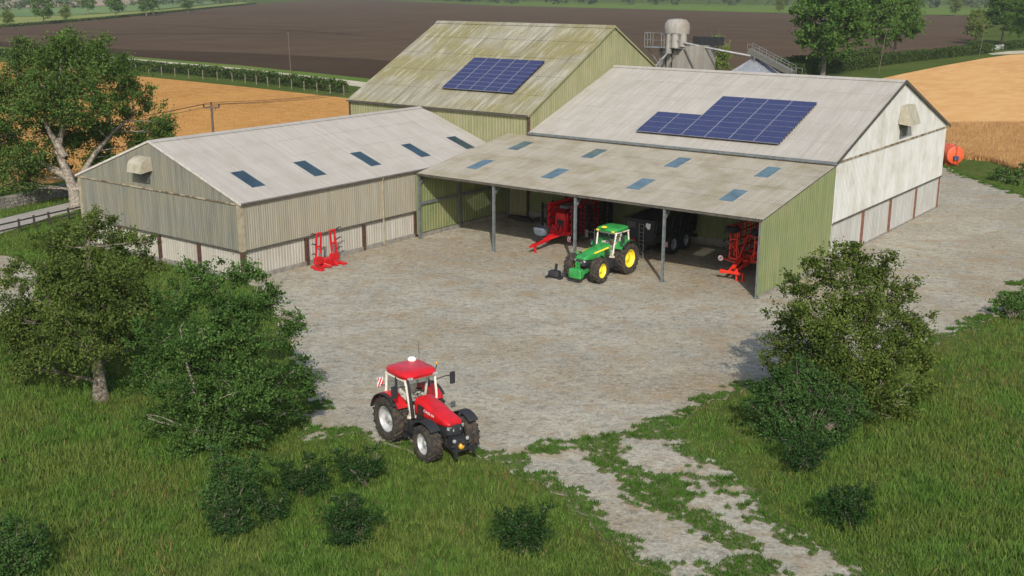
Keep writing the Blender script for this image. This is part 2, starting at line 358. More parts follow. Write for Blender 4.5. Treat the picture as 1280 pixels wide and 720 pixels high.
def solar_array(parent, O, u, v, nu, nv, pw, ph, cells):
    O, u, v = Vector(O), Vector(u), Vector(v); n = u.cross(v)
    m = MB()
    us = [c[0] for c in cells]; vs = [c[1] for c in cells]
    for j in sorted(set(vs)):
        us_j = [c[0] for c in cells if c[1] == j]
        for f in (.25, .75):
            a = O+u*(min(us_j)*pw)+v*((j+f)*ph)+n*.1; b = O+u*((max(us_j)+1)*pw)+v*((j+f)*ph)+n*.1; m.bar(a, b, .05, .1, n)
    root = m.build('solar_array', 'rail_dark', parent, world=True)
    for i, j in cells:
        f = MB(); g = .016; a0, a1, b0, b1 = i*pw+g, (i+1)*pw-g, j*ph+g, (j+1)*ph-g
        p = [O+u*a+v*b+n*.15 for a, b in ((a0, b0), (a1, b0), (a1, b1), (a0, b1))]
        f.prism(p, n*.04); f.build('solar_panel', 'solar', root, world=True)
    m = MB()
    for j in sorted(set(vs)):
        row = [c[0] for c in cells if c[1] == j]
        for i in sorted(set(row) | {max(row)+1}):
            if i == min(row) or i == max(row)+1: continue
            a = O+u*(i*pw)+v*(j*ph)+n*.17; m.bar(a, a+v*ph, .07, .05, n)
        m.bar(O+u*(min(row)*pw)+v*(j*ph)+n*.17, O+u*((max(row)+1)*pw)+v*(j*ph)+n*.17, .03, .045, n)
    m.build('panel_frame', 'solar_frame', root, world=True)

# ------------------------------------------------------------------ grey barn (left)
LX0, LX1, LY0, LY1, LE, LR = -17.338, -.362, -15.713, 10.594, 4.968, 7.962
LC = 1.914; LM = (LX0+LX1)/2; LH = (LX1-LX0)/2
gb = thing('storage_barn', 'long grey corrugated barn with five dark rooflights and pale lower panels', 'barn', (LX1, LY0, 0))
def gable_top(s): return LE-.06+(LR-LE)*(1-abs(s-LH)/LH)
def barn_wall(mat, parent, A, B, n, z0, zt, name='wall', **k):
    m = MB(); corr_wall(m, A, B, n, z0, zt, **k); return m.build(name, mat, parent, world=True)
SEAM = LE-.1
barn_wall('gable_grey', gb, (LX0, LY0), (LX1, LY0), (0, -1), LC, SEAM+.05, 'gable_wall')
barn_wall('gable_grey', gb, (LX0, LY0-.05), (LX1, LY0-.05), (0, -1), SEAM, lambda s: max(SEAM+.01, gable_top(s)), 'gable_wall')
barn_wall('gable_grey', gb, (LX0, LY1), (LX1, LY1), (0, 1), .3, gable_top, 'gable_wall')
barn_wall('side_grey', gb, (LX1, LY0), (LX1, LY1), (1, 0), LC, LE-.04, 'side_wall')
barn_wall('side_grey', gb, (LX0, LY0), (LX0, LY1), (-1, 0), .3, LE-.04, 'side_wall')
barn_wall('low_white', gb, (LX0, LY0+.12), (LX1-.1, LY0+.12), (0, -1), .3, LC+.1, 'lower_panel', pitch=.24)
barn_wall('low_white', gb, (LX1-.12, LY0+.1), (LX1-.12, LY1), (1, 0), .3, LC+.1, 'lower_panel', pitch=.24)
m = MB(); m.box(LX0+.02, LX1-.02, LY0+.0, LY0+.3, -.1, .3); m.box(LX1-.3, LX1+.02, LY0+.302, LY1, -.1, .3); m.box(LX0, LX0+.28, LY0+.302, LY1, -.1, .3); m.build('plinth', 'concrete', gb, world=True)
for y in (-10.45, -5.2, .1, 5.3):
    MB().box(LX1-.14, LX1+.03, y-.13, y+.13, 0, LC+.05).build('post', 'brown_post', gb, world=True)
for x in (LX0+4.2, -8.75, -4.65):
    MB().box(x-.12, x+.12, LY0-.03, LY0+.1, 0, LC+.05).build('post', 'brown_post', gb, world=True)
MB().box(LX1-.2, LX1+.05, LY0-.05, LY0+.2, 0, LC).build('post', 'brown_post', gb, world=True)
MB().box(LX1-.25, LX1+.05, LY0-.06, LY0+.24, LC-.02, LE-.08).build('corner_trim', 'trim_tan', gb, world=True); MB().box(LX0-.05, LX0+.2, LY0-.06, LY0+.2, LC-.02, LE-.08).build('corner_trim', 'trim_tan', gb, world=True)
m = MB(); m.box(LX0, LX1-.26, LY0-.1, LY0-.035, SEAM-.07, SEAM+.02); m.build('rusty_seam', 'rust_seam', gb, world=True)
m = MB(); m.box(LX1+.037, LX1+.07, LY0+.25, LY1, LC-.05, LC+.06); m.box(LX0+.1, LX1-.26, LY0-.068, LY0-.037, LC-.05, LC+.05); m.build('drip_rail', 'trim_dark', gb, world=True)
m = MB(); m.tube([(LX1+.1, -3.35, .1), (LX1+.1, -3.35, LE-.35), (LX1+.2, -3.35, LE-.1)], .06); m.build('downpipe', 'trim_tan', gb, world=True)
m = MB(); m.box(LX1+.06, LX1+.22, LY0-.1, LY1, LE-.16, LE-.03); m.build('gutter', 'trim_dark', gb, world=True)
SL = math.hypot(LH+.25, (LR-LE)*(LH+.25)/LH); vs_ = Vector((-LH, 0, LR-LE)).normalized()
Oe = Vector((LX1, LY0-.12, LE)) - vs_*.25
U = LY1-LY0+.12
def lv(x): return (LX1-x)/LH*math.hypot(LH, LR-LE)+.25
lh = [(y-LY0+.12-.5, y-LY0+.12+.5, lv(-1.68), lv(-3.72)) for y in (-13.03, -7.75, -2.45, 2.83, 8.1)]
m = MB(); corr_roof(m, Oe, (0, 1, 0), vs_, U, math.hypot(LH, LR-LE)+.25, 4, lh, dep=.022, lap=.008); m.build('roof', 'roof_left', gb, world=True)
rooflights(gb, Oe, (0, 1, 0), vs_, lh, 'sky_dark')
m = MB(); vw = Vector((LH, 0, LR-LE)).normalized(); corr_roof(m, Vector((LX0, LY0-.12, LE))-vw*.25, (0, 1, 0), vw, U, math.hypot(LH, LR-LE)+.25, 4, dep=.022, lap=.008); m.build('roof', 'roof_left', gb, world=True)
m = MB(); m.prism([(LM-.32, LY0-.13, LR-.06), (LM, LY0-.13, LR+.08), (LM+.32, LY0-.13, LR-.06), (LM, LY0-.13, LR+.04)], (0, U, 0)); m.build('ridge_cap', 'roof_left', gb, world=True)
m = MB()
for sx in (-1, 1):
    m.prism([(LM, LY0-.14, LR+.07), (LM+sx*(LH+.25), LY0-.14, LE-.02), (LM+sx*(LH+.25), LY0-.14, LE-.16), (LM, LY0-.14, LR-.07)], (0, .05, 0))
m.build('barge_board', 'barge_white', gb, world=True)
def vent2(parent, P, out, side, w, zt, zm, zb, zl, proj, arc):
    P, out, side = Vector((P[0], P[1], 0)), Vector(out), Vector(side); m = MB(); rings = []
    prof = [(.03, zt)]+([(proj*math.sin(math.pi/2*k/6), zm+(zt-zm)*math.cos(math.pi/2*k/6)) for k in range(1, 7)] if arc else [(proj*.55, zt-.03)])+[(proj*1.08, zb)]
    for d, z in prof:
        t = (zt-z)/(zt-zb); ww = w*(.78+.22*t) if not arc else w*(.9+.1*t)
        rings.append([P+side*(sg*ww/2)+out*d+Vector((0, 0, z)) for sg in (-1, 1)])
    for i in range(len(rings)-1): m.add([rings[i][0], rings[i][1], rings[i+1][1], rings[i+1][0]], [(0, 1, 2, 3)])
    for sg in (0, 1):
        poly = [r[sg] for r in rings]+[P+side*((-1, 1)[sg]*w/2)+out*.03+Vector((0, 0, zb+.12))]; m.add(poly, [tuple(range(len(poly)))])
    m.build('vent_hood', 'hood', parent, world=True)
    m = MB(); nl = 6; H = Vector((0, 0, 1))
    m.prism([P+side*(-w*.36)+out*.06+H*(zb+.3), P+side*(w*.36)+out*.06+H*(zb+.3), P+side*(w*.26)+out*.06+H*zl, P+side*(-w*.26)+out*.06+H*zl], out*.05)
    for k in range(nl):
        z = zl+.05+(zb-zl)*k/nl; m.bar(P+side*(-w*.3)+out*.15+H*z, P+side*(w*.3)+out*.15+H*z, .05, .05)
    m.build('vent_louvre', 'louvre', parent, world=True)
vent2(gb, (-9.45, LY0-.03), (0, -1, 0), (1, 0, 0), 1.55, 6.95, 6.4, 5.98, 5.25, .85, True)

# ------------------------------------------------------------------ open-fronted shed
SW, SD, SE, SB = 26.374, 10.86, 4.75, 6.518
sh = thing('open_shed', 'open-fronted lean-to shed with eight blue rooflights and green sheet walls', 'shed', (0, 0, 0))
sv = Vector((0, SD, SB-SE)).normalized(); SV = math.hypot(SD, SB-SE)
Os = Vector((-.05, -.12, SE-.02)); 
def sy(y): return (y+.12)/SD*SV
sh_holes = [(x+.05-.46, x+.05+.46, sy(y-1.05), sy(y+1.05)) for x in (3.16, 9.68, 16.4, 22.96) for y in (3.18, 8.05)]
m = MB(); corr_roof(m, Os, (1, 0, 0), sv, SW+.1, SV+.05, 4, sh_holes, dep=.022, lap=.008); m.build('roof', 'roof_shed', sh, world=True)
rooflights(sh, Os, (1, 0, 0), sv, sh_holes, 'sky_blue')
stop = lambda s: SE-.1+(SB-SE)*s/SD
barn_wall('green_wall', sh, (0, 0), (0, SD-.1), (-1, 0), .35, stop, 'side_wall', pitch=.3)
barn_wall('green_wall', sh, (SW, 0), (SW, SD-.02), (1, 0), .22, stop, 'side_wall', pitch=.3)
barn_wall('green_wall', sh, (0, SD-.1), (SW-.05, SD-.1), (0, -1), .55, SB-.15, 'back_wall', pitch=.3)
m = MB(); m.box(0, SW, SD-.16, SD-.02, -.1, .55); m.build('plinth', 'concrete', sh, world=True)
MB().box(.05, SW-.08, SD-.22, SD-.162, 0, .5).build('block_course', 'concrete', sh, world=True, bevel=.015)
for i, x in enumerate((.1, 6.85, 13.5, 20.0, SW-.1)):
    for y in ((0.0, SD-.3) if 0 < i < 4 else (0.0, 4.5, SD-.3)):
        w = .07
        m = MB(); z = SE-.15+(SB-SE)*y/SD; m.box(x-w, x+w, y-.012, y+.012, 0, z); m.box(x-w, x+w, y-w-.02, y-w+.005, 0, z); m.box(x-w, x+w, y+w-.005, y+w+.02, 0, z)
        m.box(x-.014, x+.014, y-w, y+w, 0, z); m.box(x-.18, x+.18, y-.18, y+.18, .0, .03); m.build('post', 'steel', sh, world=True)
    m = MB(); m.bar((x, .0, SE-.22), (x, SD-.1, SB-.24), .16, .26); m.bar((x, .1, SE-.75), (x, .75, SE-.25), .1); m.build('rafter', 'steel', sh, world=True)
for y in (.0, 2.2, 4.4, 6.6, 8.8, 10.5): MB().box(.12, SW-.12, y-.04, y+.04, SE-.2+(SB-SE)*y/SD+.02, SE-.08+(SB-SE)*y/SD).build('purlin', 'steel', sh, world=True)
MB().box(.02, .12, .12, SD-.2, 2.42, 2.62).build('side_rail', 'steel', sh, world=True); MB().box(SW-.12, SW-.02, .12, SD-.2, 2.42, 2.62).build('side_rail', 'steel', sh, world=True)
m = MB(); m.box(-.02, SW+.02, -.15, -.125, SE-.16, SE-.03); m.build('eave_trim', 'trim_dark', sh, world=True)
MB().box(-.06, .03, -.14, -.0, .3, SE-.12).build('corner_trim', 'green_wall', sh, world=True); MB().box(SW-.05, SW+.06, -.12, -.02, .22, SE-.12).build('corner_trim', 'green_wall', sh, world=True)
MB().box(-.05, .04, .15, SD, -.1, .3).build('kerb', 'concrete', sh, world=True); MB().box(SW-.06, SW+.03, .12, SD-.17, -.1, .2).build('kerb', 'concrete', sh, world=True)

# ------------------------------------------------------------------ white barn (right)
RX0, RX1, RY0, RY1, RE, RR, RC = 2.142, SW, 10.86, 34.728, 6.847, 11.079, 2.626
RM = (RY0+RY1)/2; RH = (RY1-RY0)/2
wb = thing('grain_barn', 'large barn with pale grey roof, stepped solar array and white gable end', 'barn', (RX1, RY0, 0))
gt = lambda s: RE-.06+(RR-RE)*(1-abs(s-RH)/RH)
G = RX1+.0
RS = 6.7
barn_wall('white_wall', wb, (G+.01, RY0), (G+.01, RY1), (1, 0), RC, RS+.05, 'gable_wall', pitch=.26)
barn_wall('white_wall', wb, (G+.05, RY0), (G+.05, RY1), (1, 0), RS, lambda s: max(RS+.01, gt(s)), 'gable_wall', pitch=.26)
barn_wall('low_grey', wb, (G-.08, RY0+.1), (G-.08, RY1), (1, 0), .12, RC+.1, 'lower_panel', pitch=.3)
barn_wall('white_wall', wb, (RX0, RY0), (RX0, RY1), (-1, 0), .2, gt, 'gable_wall', pitch=.26)
barn_wall('white_wall', wb, (RX0, RY1), (RX1, RY1), (0, 1), .2, RE-.05, 'side_wall', pitch=.26)
barn_wall('white_wall', wb, (RX0, RY0+.03), (RX1, RY0+.03), (0, -1), .6, RE-.05, 'side_wall', pitch=.26)
m = MB(); m.box(RX0, RX1-.25, RY1-.25, RY1+.01, -.1, .2); m.box(G-.2, G+.02, RY0+.02, RY1, -.1, .12); m.build('plinth', 'concrete', wb, world=True)
for y in (16.85, 22.6, 28.45, 34.4):
    MB().box(G-.1, G+.03, y-.14, y+.14, 0, RC+.06).build('post', 'rust_red', wb, world=True)
m = MB(); m.box(G+.05, G+.1, RY0+.1, RY1, RS-.1, RS+.03); m.build('rusty_seam', 'rust_seam', wb, world=True)
m = MB(); m.box(G+.047, G+.075, RY0+.1, RY1, RC-.05, RC+.05); m.build('drip_rail', 'trim_dark', wb, world=True)
rv = Vector((0, RH, RR-RE)).normalized(); RV = math.hypot(RH, RR-RE); ex = .35
Or = Vector((RX0-.1, RY0, RE))-rv*ex
m = MB(); corr_roof(m, Or, (1, 0, 0), rv, RX1-RX0+.3, RV+ex, 5, dep=.02, lap=.006); m.build('roof', 'roof_right', wb, world=True)
rv2 = Vector((0, -RH, RR-RE)).normalized(); m = MB(); corr_roof(m, Vector((RX0-.1, RY1, RE))-rv2*ex, (1, 0, 0), rv2, RX1-RX0+.3, RV+ex, 5, dep=.02, lap=.006); m.build('roof', 'roof_right', wb, world=True)
m = MB(); m.prism([(RX0-.1, RM-.35, RR-.07), (RX0-.1, RM, RR+.09), (RX0-.1, RM+.35, RR-.07), (RX0-.1, RM, RR+.03)], (RX1-RX0+.3, 0, 0)); m.build('ridge_cap', 'roof_right', wb, world=True)
m = MB()
for sy_ in (-1, 1):
    e = RH+.38; m.prism([(RX1+.2, RM, RR+.1), (RX1+.2, RM+sy_*e, RE-.06), (RX1+.2, RM+sy_*e, RE-.26), (RX1+.2, RM, RR-.14)], (.05, 0, 0))
m.build('barge_board', 'trim_dark', wb, world=True)
m = MB(); m.box(RX0-.1, RX1+.2, RY0-.44, RY0-.3, RE-.27, RE-.11); m.build('gutter', 'steel', wb, world=True)
m = MB(); corr_wall(m, (RX0, RY0-.22), (RX1, RY0-.22), (0, -1), RE-.38, RE-.19, .26, .07); m.build('eave_filler', 'concrete', wb, world=True)
vent2(wb, (G+.08, 23.4), (1, 0, 0), (0, 1, 0), 2.3, 9.35, 8.9, 7.95, 7.05, .85, False)
cells = [(i, j) for i in range(2, 6) for j in range(8)]+[(i, j) for i in range(2) for j in range(4)]
solar_array(wb, Vector((10.85, 11.84, RE+(11.84-RY0)*(RR-RE)/RH))+Vector((0, 0, .05)), (1, 0, 0), rv, 6, 8, 11.1/6, 6.72/8, cells)

# ------------------------------------------------------------------ olive barn (back)
BX0, BX1, BY0, BY1, BE, BR = -17.285, 1.996, 10.628, 34.626, 8.153, 14.343
BM = (BY0+BY1)/2; BH = (BY1-BY0)/2
ob = thing('grain_store', 'tallest barn behind, olive walls under a mossy streaked roof with solar panels', 'barn', (BX1, BY0, 0))
bt = lambda s: BE-.06+(BR-BE)*(1-abs(s-BH)/BH)
barn_wall('olive_wall', ob, (BX0, BY0), (BX1, BY0), (0, -1), .0, BE-.05, 'side_wall', pitch=.3)
barn_wall('olive_wall', ob, (BX0, BY1), (BX1, BY1), (0, 1), .0, BE-.05, 'side_wall', pitch=.3)
barn_wall('olive_wall', ob, (BX1, BY0), (BX1, BY1), (1, 0), .0, bt, 'gable_wall', pitch=.3)
barn_wall('olive_wall', ob, (BX0, BY0), (BX0, BY1), (-1, 0), .0, bt, 'gable_wall', pitch=.3)
bv = Vector((0, BH, BR-BE)).normalized(); BV = math.hypot(BH, BR-BE)
m = MB(); corr_roof(m, Vector((BX0-.12, BY0, BE))-bv*.3, (1, 0, 0), bv, BX1-BX0+.24, BV+.3, 5, dep=.035, lap=.018, pitch=.24); m.build('roof', 'roof_moss', ob, world=True)
bv2 = Vector((0, -BH, BR-BE)).normalized(); m = MB(); corr_roof(m, Vector((BX0-.12, BY1, BE))-bv2*.3, (1, 0, 0), bv2, BX1-BX0+.24, BV+.3, 5, dep=.035, lap=.018, pitch=.24); m.build('roof', 'roof_moss', ob, world=True)
m = MB(); m.prism([(BX0-.13, BM-.4, BR-.13), (BX0-.13, BM, BR+.1), (BX0-.13, BM+.4, BR-.13), (BX0-.13, BM, BR+.03)], (BX1-BX0+.26, 0, 0)); m.build('ridge_cap', 'roof_moss', ob, world=True)
m = MB()
for s_ in (-1, 1):
    e = BH+.28; m.prism([(BX1+.13, BM, BR+.08), (BX1+.13, BM+s_*e, BE-.1), (BX1+.13, BM+s_*e, BE-.26), (BX1+.13, BM, BR-.1)], (.04, 0, 0))
m.build('barge_board', 'olive_wall', ob, world=True)
m = MB(); m.box(BX0-.1, BX1+.1, BY0-.3, BY0-.14, BE-.26, BE-.14); m.build('gutter', 'trim_dark', ob, world=True)
MB().box(BX1-.14, BX1+.06, BY0-.07, BY0+.12, 0, BE-.27).build('corner_trim', 'brown_post', ob, world=True); MB().box(BX0-.05, BX0+.14, BY0-.07, BY0+.12, 0, BE-.27).build('corner_trim', 'brown_post', ob, world=True)
solar_array(ob, Vector((-8.4, 12.64, BE+(12.64-BY0)*(BR-BE)/BH))+Vector((0, 0, .07)), (1, 0, 0), bv, 5, 8, 7.42/5, 4.92/8, [(i, j) for i in range(5) for j in range(8)])

# ------------------------------------------------------------------ grain elevator, bin and conveyor behind the white barn
el = thing('grain_elevator', 'stained elevator tower with rounded cyclone head and spouts behind the barns', 'grain elevator', (-4, 45, 0))
m = MB(); m.box(-4.4, -1.0, 44.6, 47.6, 0, 11.75); m.box(-6.2, -5.55, 45, 45.7, 0, 11.5); m.box(-5.2, -4.7, 44.8, 45.4, 0, 11.5); m.build('tower', 'silo_conc', el, world=True)
m = MB(); hc = (-4.35, 45.2)
m.lathe([(.9, 12.75), (1.28, 12.85), (1.33, 13.4), (1.25, 13.9), (.95, 14.25), (.4, 14.36), (.05, 14.36)], n=24, c=(hc[0], hc[1], 0)); m.build('cyclone_head', 'silo', el, world=True, smooth=True)
for dx, dy, r0, r1, zb in ((-.95, -.5, .3, .32, 10.9), (-.3, -1.05, .3, .33, 10.9), (.4, -1.0, .36, .44, 11.5), (1.0, -.45, .34, .42, 11.6)):
    m = MB(); m.lathe([(r1, zb), (r1, zb+.3), (r0, 12.86)], n=14, c=(hc[0]+dx, hc[1]+dy, 0)); m.build('spout', 'silo', el, world=True, smooth=True)
m = MB(); m.box(-7.4, -3.2, 43.9, 45.2, 11.42, 11.5)
for x in (-7.4, -6.4, -5.4, -4.4, -3.3): m.tube([(x, 43.92, 11.5), (x, 43.92, 12.95)], .035, 6)
for y in (44.5, 45.15): m.tube([(-7.4, y, 11.5), (-7.4, y, 12.95)], .035, 6)
for z in (12.2, 12.93): m.tube([(-3.3, 43.92, z), (-7.4, 43.92, z), (-7.4, 45.15, z)], .035, 6)
m.tube([(-7.35, 44.5, 11.4), (-5.9, 45.2, 9.2)], .05, 6); m.build('platform', 'galv', el, world=True)
m = MB(); m.tube([(-4.1, 44.3, 11.75), (-5.0, 43.6, 10.4), (-6.3, 42.9, 8.6)], .14, 10); m.build('down_pipe', 'galv', el, world=True)
m = MB(); m.tube([(-3.6, 44.4, 11.9), (-4.4, 43.8, 9.4)], .05, 6); m.tube([(-3.0, 44.5, 11.4), (-1.6, 44.5, 9.0)], .08, 6); m.build('brace', 'trim_dark', el, world=True)
m = MB(); m.box(-2.9, .15, 46.0, 47.0, 11.76, 12.6); 
for k in range(9): m.box(-2.8+k*.33, -2.72+k*.33, 45.97, 46.0, 11.76, 12.65)
m.build('motor_gallery', 'matte_black', el, world=True)
m = MB(); m.tube([(-3.1, 44.4, 12.0), (.3, 45.6, 11.35), (3.4, 47.2, 10.75)], .13, 10); m.build('grain_spout', 'galv', el, world=True)
gbn = thing('grain_bin', 'round steel grain bin with ribbed conical roof beside the elevator', 'grain bin', (3.4, 47.6, 0))
m = MB(); m.lathe([(2.55, 0), (2.55, 8.9)], n=40, c=(3.4, 47.6, 0)); m.build('bin_wall', 'bin_roof', gbn, world=True, smooth=True)
m = MB(); m.lathe([(2.75, 8.9), (.35, 10.45), (.35, 10.62), (.02, 10.64)], n=40, c=(3.4, 47.6, 0)); m.build('bin_roof', 'bin_roof', gbn, world=True)
m = MB()
for k in range(32):
    a = 2*math.pi*k/32; m.bar((3.4+2.72*math.cos(a), 47.6+2.72*math.sin(a), 8.95), (3.4+.36*math.cos(a), 47.6+.36*math.sin(a), 10.48), .04, .06)
m.build('roof_rib', 'bin_roof', gbn, world=True)
cv = thing('conveyor', 'inclined covered conveyor with handrails running down from the bin roof', 'conveyor', (6, 47, 0))
m = MB(); a = Vector((2.9, 47.3, 11.3)); b = Vector((8.0, 46.6, 9.3)); m.bar(a, b, .7, .5); m.build('trough', 'louvre', cv, world=True)
m = MB(); m.bar(b+Vector((-.2, 0, -.12)), b+Vector((1.1, -.1, -.12)), .9, .08)
for t in (0, .5, 1.1): m.tube([b+Vector((t, -.45, 0)), b+Vector((t, -.45, .6))], .025, 6)
m.tube([b+Vector((0, -.45, .6)), b+Vector((1.1, -.45, .6))], .025, 6)
for sd in (-.42, .42):
    o = Vector((.14*sd, sd, 0)); m.tube([a+o+Vector((0, 0, .75)), b+o+Vector((0, 0, .75))], .03, 6)
    for k in range(7): p = a.lerp(b, k/6)+o; m.tube([p+Vector((0, 0, .2)), p+Vector((0, 0, .75))], .025, 6)
m.build('handrail', 'galv', cv, world=True)
m = MB(); 
for t in (.15, .95):
    p = a.lerp(b, t); m.bar((p.x, p.y-.3, 0), (p.x, p.y-.3, p.z-.2), .12); m.bar((p.x, p.y+.3, 0), (p.x, p.y+.3, p.z-.2), .12)
m.build('support_leg', 'galv', cv, world=True)

# ------------------------------------------------------------------ vehicles and machines
def wheel(parent, x, y, Rr, w, rim, steer=0.0, lugs=20, tyre='tyre', rimf=.56, name='wheel'):
    out = 1 if y > 0 else -1
    X = Matrix.Translation((x, y, Rr)) @ Matrix.Rotation(steer, 4, 'Z')
    m = MB(); m.x = X; r = rimf*Rr
    m.lathe([(r*.95, -w*.40), (r*1.03, -w*.40), (r*1.03, w*.40), (r*.95, w*.40)], 'y', 28, caps=False)
    m.lathe([(r*.97, w*.38*out), (r*.90, w*.30*out), (r*.86, w*.08*out), (r*.5, w*.05*out), (r*.45, w*.15*out), (r*.26, w*.16*out), (r*.24, w*.30*out), (.01, w*.30*out)], 'y', 28, caps=False)
    m.lathe([(r*.97, -w*.36*out), (r*.85, -w*.1*out), (.01, -w*.1*out)], 'y', 20, caps=False)
    wh = m.build(name, rim, parent, smooth=True)
    t = MB(); t.x = X; R0 = Rr*.925 if lugs else Rr
    t.lathe([(r, -w*.40), (r*1.08, -w*.47), (Rr*.80, -w*.52), (R0*.95, -w*.49), (R0, -w*.40), (R0, w*.40), (R0*.95, w*.49), (Rr*.80, w*.52), (r*1.08, w*.47), (r, w*.40)], 'y', 40, caps=False)
    if lugs:
        for k in range(lugs):
            for s in (-1, 1):
                a0 = 2*math.pi*(k+(.5 if s > 0 else 0))/lugs; a1 = a0+s*0-.26; hw = math.pi/lugs*.40
                def P(a, yy, rr): return (rr*math.cos(a), yy, rr*math.sin(a))
                ys = (0.0, s*w*.5); vs = []
                for a, yy, rr in ((a0, ys[0], Rr), (a1, ys[1], Rr*.975)):
                    vs += [P(a-hw, yy, rr-.1*Rr), P(a+hw, yy, rr-.1*Rr), P(a+hw*.8, yy, rr), P(a-hw*.8, yy, rr)]
                t.add(vs, [(0, 1, 2, 3), (7, 6, 5, 4), (0, 4, 5, 1), (1, 5, 6, 2), (2, 6, 7, 3), (3, 7, 4, 0)])
    t.build('tyre', tyre, wh, smooth=True)
    return wh
def sect(x, hw, z0, z1, e=.35, n=20, topx=0.0):
    # rounded cross-section in the yz plane at x; e = corner softness
    pts = []
    for k in range(n):
        a = 2*math.pi*(k+.5)/n; c, s = math.cos(a), math.sin(a)
        y = math.copysign(abs(c)**e, c)*hw; z = math.copysign(abs(s)**e, s)
        pts.append((x+topx*max(0, z), y*(1-.10*max(0, z)), (z0+z1)/2+z*(z1-z0)/2))
    return pts
def plan(z, x0, x1, hw, e=.4, n=28):
    pts = []
    for k in range(n):
        a = 2*math.pi*(k+.5)/n; c, s = math.cos(a), math.sin(a)
        pts.append(((x0+x1)/2+math.copysign(abs(c)**e, c)*(x1-x0)/2, math.copysign(abs(s)**e, s)*hw, z))
    return pts
def fender_arc(m, cx, cz, r, a0, a1, y0, y1, t=.05, n=14, lip=.0):
    rings = []
    for k in range(n+1):
        a = a0+(a1-a0)*k/n; c, s = math.cos(a), math.sin(a)
        rings.append([(cx+(r)*c, y0, cz+r*s), (cx+(r)*c, y1, cz+r*s), (cx+(r+t)*c, y1, cz+(r+t)*s), (cx+(r+t)*c, y0, cz+(r+t)*s)])
    m.loft(rings)
def stripe_plate(parent, c, w, h, axis='y', name='warning_board', t=.02):
    # red and white striped board facing +-x
    x, y, z = c; m = MB(); m.box(x-t, x+t, y-w/2, y+w/2, z-h/2, z+h/2); p = m.build(name, 'white', parent)
    m = MB(); k = -1.0
    while k < 1.0:
        for f in (x-t-.004, x+t+.001):
            pts = []
            for (u, v) in ((k, -.5), (k+.28, -.5), (k+.28+.6, .5), (k+.6, .5)):
                pts.append((u, v))
            # clip to the board
            def clip(ps):
                out = []
                for lim, sg in ((-.5, 1), (.5, -1)):
                    out = []; 
                    for i in range(len(ps)):
                        A, B = ps[i], ps[(i+1) % len(ps)]; ia = sg*(A[0]-lim) >= 0; ib = sg*(B[0]-lim) >= 0
                        if ia: out.append(A)
                        if ia != ib:
                            q = (lim-A[0])/(B[0]-A[0]); out.append((lim, A[1]+(B[1]-A[1])*q))
                    ps = out
                    if not ps: return ps
                return ps
            ps = clip(pts)
            if len(ps) > 2: m.prism([(f, y+u*w, z+v*h) for u, v in ps], (.003, 0, 0))
        k += .52
    m.build('red_stripe', 'red', p); return p

